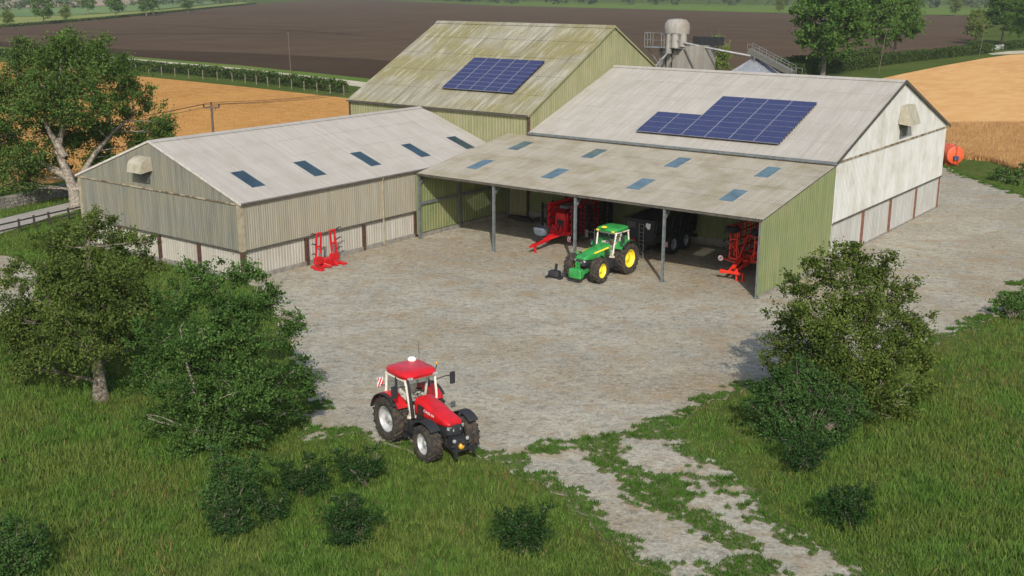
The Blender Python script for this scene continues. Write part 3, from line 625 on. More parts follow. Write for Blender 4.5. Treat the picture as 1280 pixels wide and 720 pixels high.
def tractor(t, body, rim, Rr, Rf, wb, tr, tf, wr, wf, hoodw, roofm, red):
    # local frame: x forward, rear axle at x=0
    m = MB(); m.box(-.55, wb+.35, -.26, .26, Rf*.75, 1.25); m.box(-.45, .5, -.42, .42, .6, 1.3); m.bar((0, -tr+.15, Rr), (0, tr-.15, Rr), .3); m.bar((wb, -tf+.15, Rf), (wb, tf-.15, Rf), .22, .26)
    m.box(wb-.5, wb+.45, -.2, .2, .45, Rf+.25); m.box(.55, 1.9, .3, .62, .55, 1.1); m.box(.55, 1.9, -.62, -.3, .55, 1.1); m.build('chassis', 'chassis', t, bevel=.03)
    m = MB(); m.loft([sect(1.15, .44, .95, 1.62, .4), sect(wb+.35, .38, .9, 1.4, .4)]); m.build('engine_block', 'matte_black', t, smooth=True)
    # hood
    x0, x1 = 1.05, wb+(.56 if red else .62); zt0, zt1 = (2.02, 1.62) if red else (2.06, 1.66)
    rings = []
    for k in range(9):
        f = k/8; x = x0+(x1-x0)*f; zt = zt0+(zt1-zt0)*f**1.35; zb = 1.28+(.02 if f < .7 else (f-.7)*.5); hw = hoodw*(1-.16*f**2); rings.append(sect(x, hw, zb, zt, .42))
    rings.append(sect(x1+.09, hoodw*.66, 1.45, zt1-.06, .5)); m = MB(); m.loft(rings); m.build('hood', body, t, smooth=True)
    m = MB(); m.loft([sect(x1-.5, hoodw*.82, 1.02, 1.34, .4), sect(x1-.02, hoodw*.86, 1.0, 1.47, .42), sect(x1+.13, hoodw*.7, 1.06, 1.5, .5), sect(x1+.17, hoodw*.5, 1.1, 1.42, .5)]); g = m.build('grille', 'matte_black', t, smooth=True)
    for s in (-1, 1):
        m = MB(); m.prism([(x1+.10, s*hoodw*.30, 1.40), (x1+.05, s*hoodw*.80, 1.46), (x1+.02, s*hoodw*.82, 1.33), (x1+.12, s*hoodw*.34, 1.27)], (.07, 0, 0)); m.build('headlight', 'lamp', t)
        m = MB()
        for q in range(4): m.box(x0+.22+q*.12, x0+.30+q*.12, s*(hoodw*.985)-.012, s*(hoodw*.985)+.012, 1.42, 1.82)
        m.build('side_vent', 'matte_black', t)
    # cab
    zf, zr = 1.2, 2.72; c0, c1 = -.55, 1.0; hw = .76
    m = MB()
    for s in (-1, 1):
        m.tube([(c1+.02, s*.58, zf), (c1-.02, s*.66, 1.9), (c1-.2, s*.70, zr)], .05, 8); dpil = MB(); dpil.tube([(.28, s*hw, 1.1), (.26, s*(hw+.02), 1.9), (.22, s*.74, zr)], .055, 8); dpil.build('door_pillar', 'matte_black', t, smooth=True)
        m.tube([(c0+.15, s*.74, 1.6), (c0, s*.76, 1.9), (c0+.06, s*.72, zr)], .055, 8); m.bar((c0, s*.74, zr-.02), (c1-.18, s*.70, zr-.02), .09, .08); m.bar((.3, s*.76, zf), (c1, s*.6, zf), .1, .1)
        m.bar((c0+.1, s*.74, 1.62), (.28, s*hw, 1.14), .08, .08)
    for x, z, w in ((c1-.2, zr-.02, 1.4), (c0+.05, zr-.02, 1.44), (c1+.02, zf, 1.16), (c0+.1, 1.6, 1.48)): m.bar((x, -w/2, z), (x, w/2, z), .09, .08)
    cab = m.build('cab_frame', 'cream', t, smooth=True)
    m = MB()
    m.add([(c1+.03, -.56, zf+.04), (c1+.03, .56, zf+.04), (c1-.19, .66, zr-.05), (c1-.19, -.66, zr-.05)], [(0, 1, 2, 3)])
    for s in (-1, 1):
        m.add([(c1, s*.6, zf+.04), (.3, s*.765, zf+.0), (.24, s*.74, zr-.05), (c1-.18, s*.69, zr-.05)], [(0, 1, 2, 3)]); m.add([(.26, s*.77, 1.25), (c0+.1, s*.745, 1.66), (c0+.06, s*.72, zr-.05), (.22, s*.74, zr-.05)], [(0, 1, 2, 3)])
    m.add([(c0+.06, -.7, 1.66), (c0+.06, .7, 1.66), (c0+.04, .68, zr-.05), (c0+.04, -.68, zr-.05)], [(0, 1, 2, 3)]); m.build('cab_glass', 'glass', t)
    m = MB(); m.box(c0+.1, c1-.05, -.6, .6, 1.12, 1.2); m.box(c0+.12, .25, .42, .68, 1.2, 1.75); m.box(c0+.12, .25, -.68, -.42, 1.2, 1.75); m.box(c0+.1, c0+.18, -.68, .68, 1.2, 1.98); m.box(c0+.1, c1-.25, -.64, .64, zr-.14, zr-.06); m.box(-.1, .5, -.66, -.46, 1.75, 1.98); m.box(.55, .9, -.5, -.3, 1.2, 1.6); m.box(.55, .9, .3, .5, 1.2, 1.6); m.box(.75, .98, -.25, .25, 1.2, 1.75)
    m.bar((.45, -.5, 1.75), (-.2, -.46, 1.82), .18, .1); m.bar((.35, .45, 1.25), (.3, .72, 2.6), .09); m.build('cab_trim', 'cream', t, bevel=.03)
    m = MB(); m.loft([plan(1.5, -.35, .22, .27, .5), plan(1.66, -.36, .25, .28, .5)]); m.loft([plan(1.62, -.38, -.22, .26, .5), plan(2.2, -.46, -.34, .24, .5), plan(2.42, -.46, -.36, .15, .5)]); m.build('seat', 'cream', t, smooth=True)
    m = MB(); m.tube([(.72, 0, 1.7), (.58, 0, 1.98)], .03, 6)
    ring = [(.58+.07*math.sin(a)-.0, .2*math.cos(a), 1.98+.18*math.sin(a)*.6) for a in [2*math.pi*k/16 for k in range(17)]]; m.tube(ring, .018, 6); m.build('steering_wheel', 'black', t)
    # roof
    z = zr; m = MB(); k = 1.0
    m.loft([plan(z-.02, c0-.02, c1-.12, .74), plan(z+.04, c0-.1, c1+.0, .79), plan(z+.15, c0-.13, c1+.03, .81), plan(z+.23, c0-.08, c1-.06, .76), plan(z+.28, c0+.08, c1-.26, .6), plan(z+.30, c0+.3, c1-.5, .32)])
    m.build('cab_roof', roofm, t, smooth=True)
    for s in (-1, 1):
        m = MB(); m.box(c1-.04, c1+.04, s*.58-.1, s*.58+.1, z+.05, z+.13); m.build('work_light', 'lamp' if red else 'yellow', t)
        # rear fender
        m = MB(); ye = tr+wr*.30; fender_arc(m, 0, Rr, Rr+.09, R(38), R(158), s*.62, s*ye, .05); m.prism([((Rr+.1)*math.cos(a), s*.62, Rr+(Rr+.1)*math.sin(a)) for a in [R(38+12*q) for q in range(11)]], (0, s*.03, 0))
        fd = m.build('rear_fender', body, t, smooth=True)
        m = MB(); fender_arc(m, 0, Rr, Rr+.075, R(46), R(166), s*(ye+.002), s*(ye+wr*.24), .05); m.build('fender_extension', 'matte_black', fd, smooth=True)
        if not red:
            pass
        m = MB(); fender_arc(m, wb, Rf, Rf+.12, *((R(48), R(150), s*(tf-wf*.38), s*(tf+wf*.42)) if red else (R(96), R(168), s*(tf-wf*.55), s*(tf-wf*.1))), .035); m.bar((wb, s*.3, Rf+.3), (wb-.05, s*(tf-.1), Rf*2+.1), .06)
        m.build('front_fender', 'matte_black' if red else body, t, smooth=True)
        # mirrors
        m = MB(); m.tube([(c1-.15, s*.70, zr-.25), (c1+.05, s*1.05, zr-.12), (c1+.06, s*1.3, zr-.14)], .022, 6); a = m.build('mirror_arm', 'matte_black', t)
        m = MB(); m.loft([plan(zr-.5, c1+.02, c1+.12, .11, .4), plan(zr-.02, c1+.02, c1+.12, .11, .4)]); 
        for i, p in enumerate(m.v): m.v[i] = Vector((p.x, p.y+s*1.38, p.z))
        m.build('mirror', 'matte_black' if red else 'chassis', t, smooth=True)
        m = MB()
        for q in range(3): m.box(.55+.04*q, 1.0-.02*q, s*(.78-.05*q)-.13, s*(.78-.05*q)+.13, .42+.27*q, .46+.27*q)
        m.bar((.56, s*.85, .42), (.62, s*.68, 1.1), .03); m.bar((.99, s*.85, .42), (.95, s*.68, 1.1), .03); m.build('step', 'matte_black', t)
        m = MB(); m.loft([sect(.95, .17, .5, 1.05, .4), sect(1.95, .17, .55, 1.05, .4)]); m.v = [Vector((p.x, p.y+s*.52, p.z)) for p in m.v]; m.build('fuel_tank', 'matte_black', t, smooth=True)
    m = MB(); m.tube([(1.2, -.62, 1.25), (1.18, -.68, 1.9), (1.12, -.74, 2.65), (1.06, -.76, 2.82)], [.07, .07, .05, .05], 10); m.build('exhaust', 'matte_black', t, smooth=True)
    m = MB(); m.bar((-.4, -.35, .65), (-1.2, -.42, .6), .08); m.bar((-.4, .35, .65), (-1.2, .42, .6), .08); m.bar((-.45, 0, 1.25), (-.95, 0, .95), .07); m.bar((-.9, -.42, .62), (-.6, -.42, 1.3), .05); m.bar((-.9, .42, .62), (-.6, .42, 1.3), .05); m.box(-.85, -.5, -.12, .12, .42, .56); m.build('rear_linkage', 'chassis', t)
    for s in (-1, 1):
        wheel(t, 0, s*tr, Rr, wr, rim, 0, 20); wheel(t, wb, s*tf, Rf, wf, rim, R(-5) if red else R(4), 17)

# red tractor on the grass edge
tr_ = thing('tractor', 'red tractor with white roof dome parked on the grass edge of the yard', 'tractor', (23.72, -27.25, 0), R(-15))
tractor(tr_, 'red', 'silver', .95, .74, 2.58, .88, .88, .64, .56, .45, 'red', True)
m = MB(); m.lathe([(.05, 3.0), (.17, 3.01), (.18, 3.07), (.12, 3.13), (.01, 3.14)], n=16, c=(-.38, .40, 0)); m.build('antenna_dome', 'white', tr_, smooth=True)
m = MB(); m.tube([(-.3, .7, 2.98), (-.34, .72, 3.75)], .011, 5); m.build('antenna', 'matte_black', tr_)
m = MB(); m.tube([(.75, .72, 2.85), (.75, .84, 2.95), (.75, .84, 3.06)], .02, 6); m.build('beacon_stalk', 'matte_black', tr_); m = MB(); m.lathe([(.045, 3.06), (.05, 3.14), (.02, 3.17)], n=10, c=(.75, .84, 0)); m.build('beacon', 'amber', tr_)
for s in (-1, 1): stripe_plate(tr_, (-.62, s*.98, 2.32), .26, .36)
m = MB(); m.bar((-.62, -.98, 2.2), (-.5, -.74, 2.15), .03); m.bar((-.62, .98, 2.2), (-.5, .74, 2.15), .03); m.build('board_arm', 'matte_black', tr_)
m = MB(); m.box(3.15, 3.55, -.28, .28, .48, 1.05); m.bar((3.4, -.3, .6), (3.82, -.42, .5), .09); m.bar((3.4, .3, .6), (3.82, .42, .5), .09); m.tube([(3.5, -.42, .75), (3.5, .42, .75)], .05, 8); m.bar((3.52, 0, 1.0), (3.75, 0, .85), .08)
m.bar((3.82, -.42, .42), (3.82, -.42, .72), .1); m.bar((3.82, .42, .42), (3.82, .42, .72), .1); m.build('front_linkage', 'matte_black', tr_)
m = MB(); m.lathe([(.03, 3.55), (.12, 3.56), (.12, 3.63), (.06, 3.68), (.02, 3.68)], 'x', 16, (0, 0, .72)); m.build('shaft_guard', 'amber', tr_, smooth=True)
m = MB(); m.lathe([(.02, 0), (.07, 0), (.07, .05)], 'x', 10, (3.53, -.3, .98)); m.lathe([(.02, 0), (.07, 0), (.07, .05)], 'x', 10, (3.53, .3, .98)); m.build('coupling', 'lamp', tr_)
def text_mesh(name, txt, size, mat, parent, M4):
    cu = bpy.data.curves.new(name, 'FONT'); cu.body = txt; cu.size = size; cu.align_x = 'CENTER'; cu.align_y = 'CENTER'; cu.extrude = .003
    o = bpy.data.objects.new(name, cu); col.objects.link(o); dg = bpy.context.evaluated_depsgraph_get(); dg.update()
    me = bpy.data.meshes.new_from_object(o.evaluated_get(dg)); bpy.data.objects.remove(o); me.transform(M4); me.materials.clear(); me.materials.append(M[mat])
    q = bpy.data.objects.new(name, me); col.objects.link(q); q.parent = parent; return q
for s in (-1, 1):
    rot = Matrix.Rotation(R(90), 4, 'X') if s < 0 else Matrix.Rotation(R(180), 4, 'Z') @ Matrix.Rotation(R(90), 4, 'X')
    text_mesh('hood_lettering', 'CASE IH', .15, 'white', tr_, Matrix.Translation((2.05, s*.447, 1.66)) @ Matrix.Rotation(R(6), 4, 'Y') @ Matrix.Rotation(R(3)*s, 4, 'Z').inverted() @ rot @ Matrix.Scale(1.25, 4, (1, 0, 0)))

# green tractor in front of the shed
tg = thing('tractor', 'green tractor with yellow wheels and green front weight in front of the shed', 'tractor', (16.2, .42, 0), R(-92))
tractor(tg, 'green', 'yellow', 1.03, .80, 3.0, .98, .98, .66, .56, .47, 'green', False)
m = MB(); m.loft([sect(3.88, .42, .42, .92, .3), sect(3.93, .48, .38, .98, .3), sect(4.22, .48, .36, .98, .3), sect(4.28, .42, .42, .92, .3)]); fwt = m.build('front_weight', 'green', tg, smooth=True)
m = MB(); m.bar((3.2, -.28, .75), (3.95, -.3, .65), .14, .2); m.bar((3.2, .28, .75), (3.95, .3, .65), .14, .2); m.bar((3.4, 0, 1.05), (3.95, 0, 1.1), .1); m.bar((3.92, -.1, .9), (3.92, -.1, 1.36), .08, .12); m.bar((3.92, .1, .9), (3.92, .1, 1.36), .08, .12); m.build('front_linkage', 'green', tg)
for s in (-1, 1):
    m = MB(); rr = [(x, s*(.463*(1-.10*((x-1.1)/2.5)**2)+.006), 1.86-.065*(x-1.2)) for x in (1.3, 1.8, 2.3, 2.8)]
    m.loft([[(p[0], p[1], p[2]-.05), (p[0], p[1]+s*.012, p[2]-.05), (p[0], p[1]+s*.012-s*.02, p[2]+.05), (p[0], p[1]-s*.02, p[2]+.05)] for p in rr]); m.build('hood_stripe', 'yellow', tg)
m = MB(); m.lathe([(.05, 3.0), (.19, 3.01), (.19, 3.05), (.12, 3.09), (.01, 3.1)], n=16, c=(1.0, -.1, 0)); m.build('antenna_dome', 'yellow', tg, smooth=True)
for s in (-1, 1):
    m = MB(); m.box(-.2, .15, s*.80-.02, s*.80+.02, 2.0, 2.42); m.build('window_guard', 'green', tg, bevel=.015)

# black weight block on the yard
bw = thing('weight_block', 'small black weight block with upright bracket on the gravel before the green tractor', 'tractor weight', (14.25, -3.35, 0), R(-85))
m = MB(); m.loft([sect(-.28, .42, .16, .52, .3), sect(-.22, .5, .1, .6, .3), sect(.22, .5, .1, .6, .3), sect(.28, .42, .16, .52, .3)]); m.build('weight_body', 'matte_black', bw, smooth=True)
m = MB(); m.bar((-.15, -.06, .55), (-.3, -.06, 1.05), .07, .12); m.bar((-.15, .06, .55), (-.3, .06, 1.05), .07, .12); m.build('bracket', 'matte_black', bw)
m = MB(); m.box(-.3, -.1, -.62, -.4, .05, .22); m.box(-.3, -.1, .4, .62, .05, .22); m.box(-.1, .34, -.7, -.48, .0, .16); m.box(-.1, .34, .48, .7, .0, .16); m.build('lug', 'matte_black', bw, bevel=.02)

bw.scale = (.78, .78, .85)
# black tipping trailer in the shed
tt = thing('tipper_trailer', 'black twin-axle tipper trailer with front ladder parked inside the shed', 'trailer', (15.85, 7.6, 0), R(-90))
m = MB()    # x forward = towards the yard
m.loft([[(x, -w1, z0), (x, w1, z0), (x, w2, z1), (x, -w2, z1)] for x, w1, w2, z0, z1 in ((-2.55, .95, 1.16, 1.06, 2.72), (3.25, .95, 1.2, 1.06, 2.66), (3.42, .9, 1.2, 1.2, 2.62))])
bd = m.build('tipping_body', 'black', tt, bevel=.03)
m = MB()
for x in (-2.5, -1.4, -.2, 1.0, 2.2, 3.2):
    for s in (-1, 1): m.bar((x, s*1.0, 1.05), (x, s*1.24, 2.66), .09, .08)
for s in (-1, 1): m.bar((-2.6, s*1.21, 2.74), (3.42, s*1.24, 2.68), .09, .1); m.bar((-2.5, s*1.1, 1.75), (3.3, s*1.12, 1.75), .05, .06)
m.bar((3.42, -1.24, 2.68), (3.42, 1.24, 2.68), .09, .1); m.build('body_rib', 'matte_black', bd)
m = MB(); m.bar((-2.4, -.42, .92), (3.3, -.42, .92), .14, .26); m.bar((-2.4, .42, .92), (3.3, .42, .92), .14, .26); m.bar((3.2, 0, .85), (5.35, 0, .62), .2, .22); m.bar((3.2, -.42, .85), (4.3, 0, .75), .12, .2); m.bar((3.2, .42, .85), (4.3, 0, .75), .12, .2)
m.bar((-.85, -.9, .68), (-.85, .9, .68), .16); m.bar((.86, -.9, .68), (.86, .9, .68), .16); m.bar((4.6, -.12, .72), (4.6, -.12, .05), .1); m.box(4.5, 4.7, -.22, -.02, 0, .05); m.bar((-2.45, -1.15, .72), (-2.45, 1.15, .72), .1, .16); m.build('frame', 'matte_black', tt)
for x in (-.86, .86):
    for s in (-1, 1): wheel(tt, x, s*1.0, .70, .52, 'grey_rim', 0, 0, 'tyre_dark')
for s in (-1, 1):
    m = MB(); fender_arc(m, -.86, .7, .8, R(20), R(170), s*.74, s*1.28, .03); fender_arc(m, .86, .7, .8, R(10), R(160), s*.74, s*1.28, .03); m.build('mudguard', 'matte_black', tt, smooth=True)
    stripe_plate(tt, (1.78, s*1.1, .86), .28, .34); 
m = MB()
for y in (-.17, .17): m.tube([(3.5, .20+y, .12), (3.5, .20+y, 2.45)], .03, 6)
for k in range(9): m.tube([(3.5, .03, .25+k*.27), (3.5, .37, .25+k*.27)], .022, 6)
for z in (1.3, 2.3): m.bar((3.4, .03, z), (3.5, .03, z), .03); m.bar((3.4, .37, z), (3.5, .37, z), .03)
m.build('ladder', 'galv', tt)
m = MB(); m.prism([(3.427, .50, 2.52), (3.427, .84, 2.50), (3.427, .80, 2.14), (3.427, .64, 2.08), (3.427, .56, 2.22), (3.427, .46, 2.26)], (.008, 0, 0)); m.build('white_sticker', 'white', bd)
m = MB()
for k in range(3):
    for q in range(5): m.box(3.425, 3.432, -.95+q*.13, -.85+q*.13, 2.12+k*.13, 2.21+k*.13)
m.build('grey_sticker', 'louvre', bd)
m = MB(); m.box(3.45, 3.9, -.62, -.22, 1.02, 1.36); m.build('red_box', 'red_cult', tt, bevel=.04)
for s in (-1, 1): MB().box(-2.75, -2.5, s*1.0-.12, s*1.0+.12, .6, .8).build('rear_light', 'black', tt)

# red folded cultivator
c1_ = thing('folded_cultivator', 'red cultivator with upright folded wings of black discs and a grey seed box', 'cultivator', (9.2, 6.2, 0), R(-90))
m = MB(); m.bar((5.0, .05, .52), (3.4, .05, .62), .22, .2); m.bar((3.5, 0, .62), (1.6, .0, .95), .26, .26); m.bar((3.3, 0, .64), (1.7, -.6, .9), .12, .14); m.bar((3.3, 0, .64), (1.7, .6, .9), .12, .14); m.box(4.9, 5.3, -.05, .15, .44, .58); m.build('drawbar', 'red_cult', c1_, bevel=.02)
m = MB(); m.bar((4.75, .1, .55), (4.75, .1, .04), .1); m.box(4.65, 4.85, 0, .2, 0, .04); m.build('jack', 'red_cult', c1_)
m = MB(); m.lathe([(.02, -.04), (.16, -.05), (.22, -.03), (.22, .03), (.16, .05), (.02, .04)], 'y', 16, (4.55, .12, .95)); m.bar((4.6, .12, .9), (4.5, .1, .6), .05); m.build('hand_wheel', 'matte_black', c1_)
m = MB(); m.box(-2.6, 1.7, -.45, -.3, .75, .95); m.box(-2.6, 1.7, .3, .45, .75, .95)
for x in (-2.5, -1.2, .2, 1.6): m.box(x-.08, x+.08, -1.0, 1.0, .76, .94)
m.box(1.2, 1.45, -.5, .5, .6, 2.2); m.bar((1.3, -.4, 2.1), (-2.2, -.4, 2.5), .14); m.bar((1.3, .4, 2.1), (-2.2, .4, 2.5), .14); m.build('main_frame', 'red_cult', c1_, bevel=.02)
m = MB(); m.loft([sect(1.46, .5, .7, 2.25, .35), sect(1.6, .46, .8, 2.2, .35)]); pn = m.build('front_panel', 'red_cult', c1_, smooth=True)
m = MB(); m.prism([(1.605, -.3, 1.75), (1.605, .3, 1.75), (1.605, .2, 1.1), (1.605, -.2, 1.1)], (.02, 0, 0)); m.build('panel_grille', 'matte_black', pn)
for s in (-1, 1):
    m = MB(); yw = s*1.02
    for x in (-2.6, -1.7, -.8, .1, .9, 1.6): m.bar((x, yw, .7), (x, yw+s*.05, 2.75), .12, .14)
    for z in (.8, 1.07, 1.35, 1.63, 1.91, 2.19, 2.45, 2.7): m.bar((-2.7, yw, z), (1.7, yw, z), .1, .13)
    for z in (.95, 1.5, 2.05, 2.55): m.bar((-2.7, yw-s*.12, z), (1.7, yw-s*.12, z), .06, .16)
    m.bar((1.7, yw, 2.78), (-2.4, s*.35, 2.95), .12, .14); m.bar((1.6, yw, .85), (1.6, s*.4, .85), .14); m.bar((-2.5, yw, .85), (-2.5, s*.4, .85), .14)
    wg = m.build('wing_frame', 'red_cult', c1_)
    for i, x in enumerate((-3.0, -2.55, -2.1, -1.25, -.4, .45, 1.3, 1.7)):
        m = MB(); m.bar((x, yw+s*.06, .6), (x, yw+s*.06, 2.8), .07)
        for k in range(8):
            z = .72+k*.28+(.1 if i % 2 else 0)-(.1 if k == 7 else 0); yo = yw+s*(.22+(.16 if i % 2 else .0))
            m.lathe([(.02, -.03), (.17, -.05*s), (.175, .0), (.02, .03)], 'y', 12, (x, yo+s*.1, z)); m.bar((x, yw+s*.06, z+.05), (x+.06, yo+s*.1, z), .05)
        m.build('disc_gang', 'matte_black', wg)
m = MB(); m.loft([plan(.72, 2.0, 2.7, .40, .5), plan(.95, 1.95, 2.8, .52, .5), plan(1.22, 1.93, 2.82, .54, .5), plan(1.3, 2.0, 2.75, .48, .5)]); m.v = [Vector((p.x+.15, p.y-.95, p.z+.0)) for p in m.v]; m.build('seed_box', 'grey_tank', c1_, smooth=True)
m = MB(); m.bar((2.5, -.95, .75), (2.4, -.2, .72), .1); m.box(2.2, 2.8, -1.2, -.7, .45, .72); m.build('box_stand', 'matte_black', c1_)
m = MB()
for k in range(14):
    a = rnd.uniform(-.35, .35); m.tube([(1.65, a, 1.0+rnd.uniform(-.1, .2)), (1.95+rnd.uniform(0, .25), a*1.5, 1.25+rnd.uniform(0, .35)), (2.3+rnd.uniform(-.2, .3), a*1.4+rnd.uniform(-.1, .1), .85+rnd.uniform(-.1, .1))], .028, 6)
m.build('hose', 'red_cult', c1_, smooth=True)
for s in (-1, 1):
    stripe_plate(c1_, (1.9, s*.95, .55), .28, .4); wheel(c1_, -2.9, s*.55, .5, .36, 'red_cult', 0, 0, 'tyre_dark')
m = MB(); m.bar((-2.9, -.55, .5), (-2.9, .55, .5), .12); m.bar((-2.9, 0, .5), (-2.5, 0, .85), .14); m.bar((1.9, -.95, .7), (1.65, -.9, .85), .05); m.bar((1.9, .95, .7), (1.65, .9, .85), .05); m.build('axle', 'matte_black', c1_)
m = MB(); m.loft([plan(2.5, -2.2, 1.2, .42, .3), plan(2.62, -2.3, 1.25, .48, .3), plan(2.68, -2.2, 1.2, .42, .3)]); m.build('hopper_lid', 'grey_tank', c1_, smooth=True)
m = MB(); m.box(-2.6, -2.2, -.3, .3, 2.55, 2.95); m.build('fan_housing', 'red_cult', c1_, bevel=.05)

# orange-red folded cultivator against the right-hand side wall
c2_ = thing('folded_cultivator', 'orange-red folded tine cultivator with gauge wheels up, beside the green end wall', 'cultivator', (23.3, 6.6, 0), R(-90))
m = MB(); m.bar((3.75, -.62, .52), (3.75, .62, .52), .16, .18); m.bar((3.75, -.2, .55), (2.0, -.35, .95), .14, .2); m.bar((3.75, .2, .55), (2.0, .35, .95), .14, .2); m.bar((3.6, 0, .75), (2.0, 0, 1.2), .12); m.box(3.62, 3.88, -.82, -.6, .4, .62); m.build('drawbar', 'orange_red', c2_, bevel=.02)
m = MB(); m.bar((3.7, .3, .5), (3.7, .3, 0), .1); m.bar((3.5, .62, .5), (3.5, .62, .03), .12); m.box(3.38, 3.62, .5, .74, 0, .04); m.bar((3.7, .3, .8), (3.7, .3, .5), .14); m.build('stand', 'orange_red', c2_)
m = MB()
for y in (-.5, 0, .5): m.bar((2.1, y, .95), (-2.4, y, .95), .12, .14)
for x in (2.0, .8, -.6, -2.2): m.bar((x, -1.0, .95), (x, 1.0, .95), .12, .14)
m.bar((2.0, -.4, 1.0), (.8, -.4, 2.3), .12); m.bar((2.0, .4, 1.0), (.8, .4, 2.3), .12); m.bar((.8, -.5, 2.3), (.8, .5, 2.3), .12); m.build('main_frame', 'orange_red', c2_)
for s in (-1, 1):
    m = MB(); yw = s*1.05
    for x in (2.0, 1.35, .7, -.1, -.9, -1.7, -2.3): m.bar((x, yw, .85), (x, yw, 3.05), .1, .1)
    for z in (.9, 1.45, 2.0, 2.5, 3.0): m.bar((2.05, yw, z), (-2.4, yw, z), .09, .09)
    m.bar((2.0, yw, 1.0), (1.35, yw, 2.0), .07); m.bar((1.35, yw, 2.0), (.7, yw, 3.0), .07); m.bar((2.0, s*.5, .95), (1.4, yw, 2.2), .09); m.bar((1.95, yw-s*.45, 1.0), (1.95, yw-s*.45, 3.0), .09)
    m.bar((1.95, yw-s*.45, 2.2), (1.95, yw, 2.2), .08); m.bar((1.95, yw-s*.45, 2.95), (1.95, yw, 2.95), .08); m.bar((1.95, yw-s*.45, 1.4), (1.95, yw, 1.9), .07)
    wg = m.build('wing_frame', 'orange_red', c2_)
    for x in (1.9, 1.3, .5, -.3, -1.1, -1.9):
        for z in (1.1, 1.6, 2.1, 2.6):
            m = MB(); m.tube([(x, yw, z), (x, yw+s*.3, z+.03), (x-.05, yw+s*.52, z-.08)], .022, 6); m.box(x-.08, x+.02, yw+s*.50-.03, yw+s*.50+.03, z-.16, z-.02); m.build('tine', 'matte_black', wg)
    m = MB(); m.lathe([(.03, -.19), (.36, -.2), (.46, -.12), (.47, 0), (.46, .12), (.36, .2), (.03, .19)], n=28, c=(2.2, s*.86, 2.9)); gw = m.build('gauge_wheel', 'tyre_dark', c2_, smooth=True)
    m = MB(); m.lathe([(.02, .19), (.2, .195), (.22, .21), (.02, .22)], n=20, c=(2.2, s*.86, 2.9)); m.build('rim', 'orange_red', gw, smooth=True)
    m = MB(); m.bar((2.15, s*.45, 3.05), (2.15, s*1.2, 3.1), .07); m.bar((2.15, s*.88, 3.1), (1.95, s*.9, 2.95), .07); m.build('wheel_fork', 'orange_red', c2_)
    wheel(c2_, .9, s*.75, .42, .3, 'orange_red', 0, 0, 'tyre_dark')
m = MB(); m.bar((2.9, -.2, .95), (2.9, -1.15, 1.1), .05); m.lathe([(.01, -.02), (.19, -.02), (.19, .02), (.01, .02)], 'x', 20, (2.95, -1.2, 1.12)); m.build('marker_arm', 'orange_red', c2_)
m = MB(); m.lathe([(.01, 2.972), (.17, 2.972), (.17, 2.98), (.01, 2.98)], 'x', 20, (0, -1.2, 1.12)); mk = m.build('marker_disc', 'white', c2_)
m = MB(); m.prism([(2.981, -1.3, 1.06), (2.981, -1.26, 1.02), (2.981, -1.1, 1.17), (2.981, -1.14, 1.22)], (.006, 0, 0)); m.build('red_stripe', 'red', mk)

# red bale handler beside the grey barn
bg = thing('bale_grab', 'bright red bale grab with two upright arms and black tines by the grey barn', 'bale grab', (.75, -9.85, 0), R(2))
m = MB(); m.box(-.35, .35, -1.1, 1.1, .04, .2); m.bar((.1, -1.15, .12), (.75, -1.1, .08), .3, .14); m.bar((.1, 1.0, .12), (.75, .95, .08), .3, .14); m.box(-.3, .2, -.35, .35, .2, .55); m.bar((.2, -.5, .3), (.6, -.2, .12), .2); m.bar((.2, .5, .3), (.6, .3, .12), .2); m.bar((0, -.9, .45), (0, .9, .45), .18); m.build('base_frame', 'red', bg, bevel=.02)
for s in (-1, 1):
    m = MB(); y0 = s*.72
    for dy in (-.2, .2): m.bar((0, y0+dy+s*.05, .3), (0, y0+dy-s*.12, 2.35), .13, .1)
    for z in (.75, 1.45, 2.3): m.bar((0, y0-.26-s*.05*(z-1), z), (0, y0+.26-s*.05*(z-1), z), .12, .1)
    m.box(-.14, .14, y0-.3, y0+.3, .3, .75); ar = m.build('arm', 'red', bg, bevel=.015)
    for z in (.95, 1.6, 2.27):
        m = MB(); L = .62 if s > 0 else .42; m.tube([(0, y0+s*.18, z), (0, y0+s*(.2+L*.6), z+.12), (.0, y0+s*(.2+L), z+.06)], [.045, .038, .012], 7); m.build('tine', 'matte_black', ar, smooth=True)
    m = MB(); m.bar((.08, y0-s*.3, .3), (.02, y0-s*.12, 1.0), .07); m.build('ram', 'galv', ar)

# orange fuel tank behind the white barn
ft = thing('fuel_tank', 'orange cylindrical fuel tank with a small pump at the far corner of the white barn', 'fuel tank', (19.95, 59.1, 0), R(-47))
m = MB(); m.lathe([(.05, -2.0), (.7, -1.98), (.9, -1.85), (.92, -1.7), (.92, 1.7), (.9, 1.85), (.86, 1.87), (.05, 1.87)], 'x', 36, (0, 0, 1.12)); m.build('tank_shell', 'orange', ft, smooth=True)
m = MB()
for x in (-1.2, 1.2): m.box(x-.1, x+.1, -.7, .7, 0, .5)
m.build('cradle', 'orange', ft)
m = MB(); m.box(1.88, 2.12, -.25, .25, .65, 1.05); m.build('pump', 'blue_pump', ft, bevel=.03)
m = MB(); m.tube([(1.98, .05, 1.05), (1.98, .05, 2.1), (1.2, .05, 2.2)], .035, 6); m.tube([(2.1, -.1, .8), (2.2, -.2, .3), (2.1, .2, .15), (2.05, .3, .7)], .03, 6); m.build('hose', 'orange', ft, smooth=True)
m = MB(); m.lathe([(.22, 1.98), (.22, 2.12), (.02, 2.13)], n=16, c=(.6, 0, 0)); m.build('filler_cap', 'orange', ft)

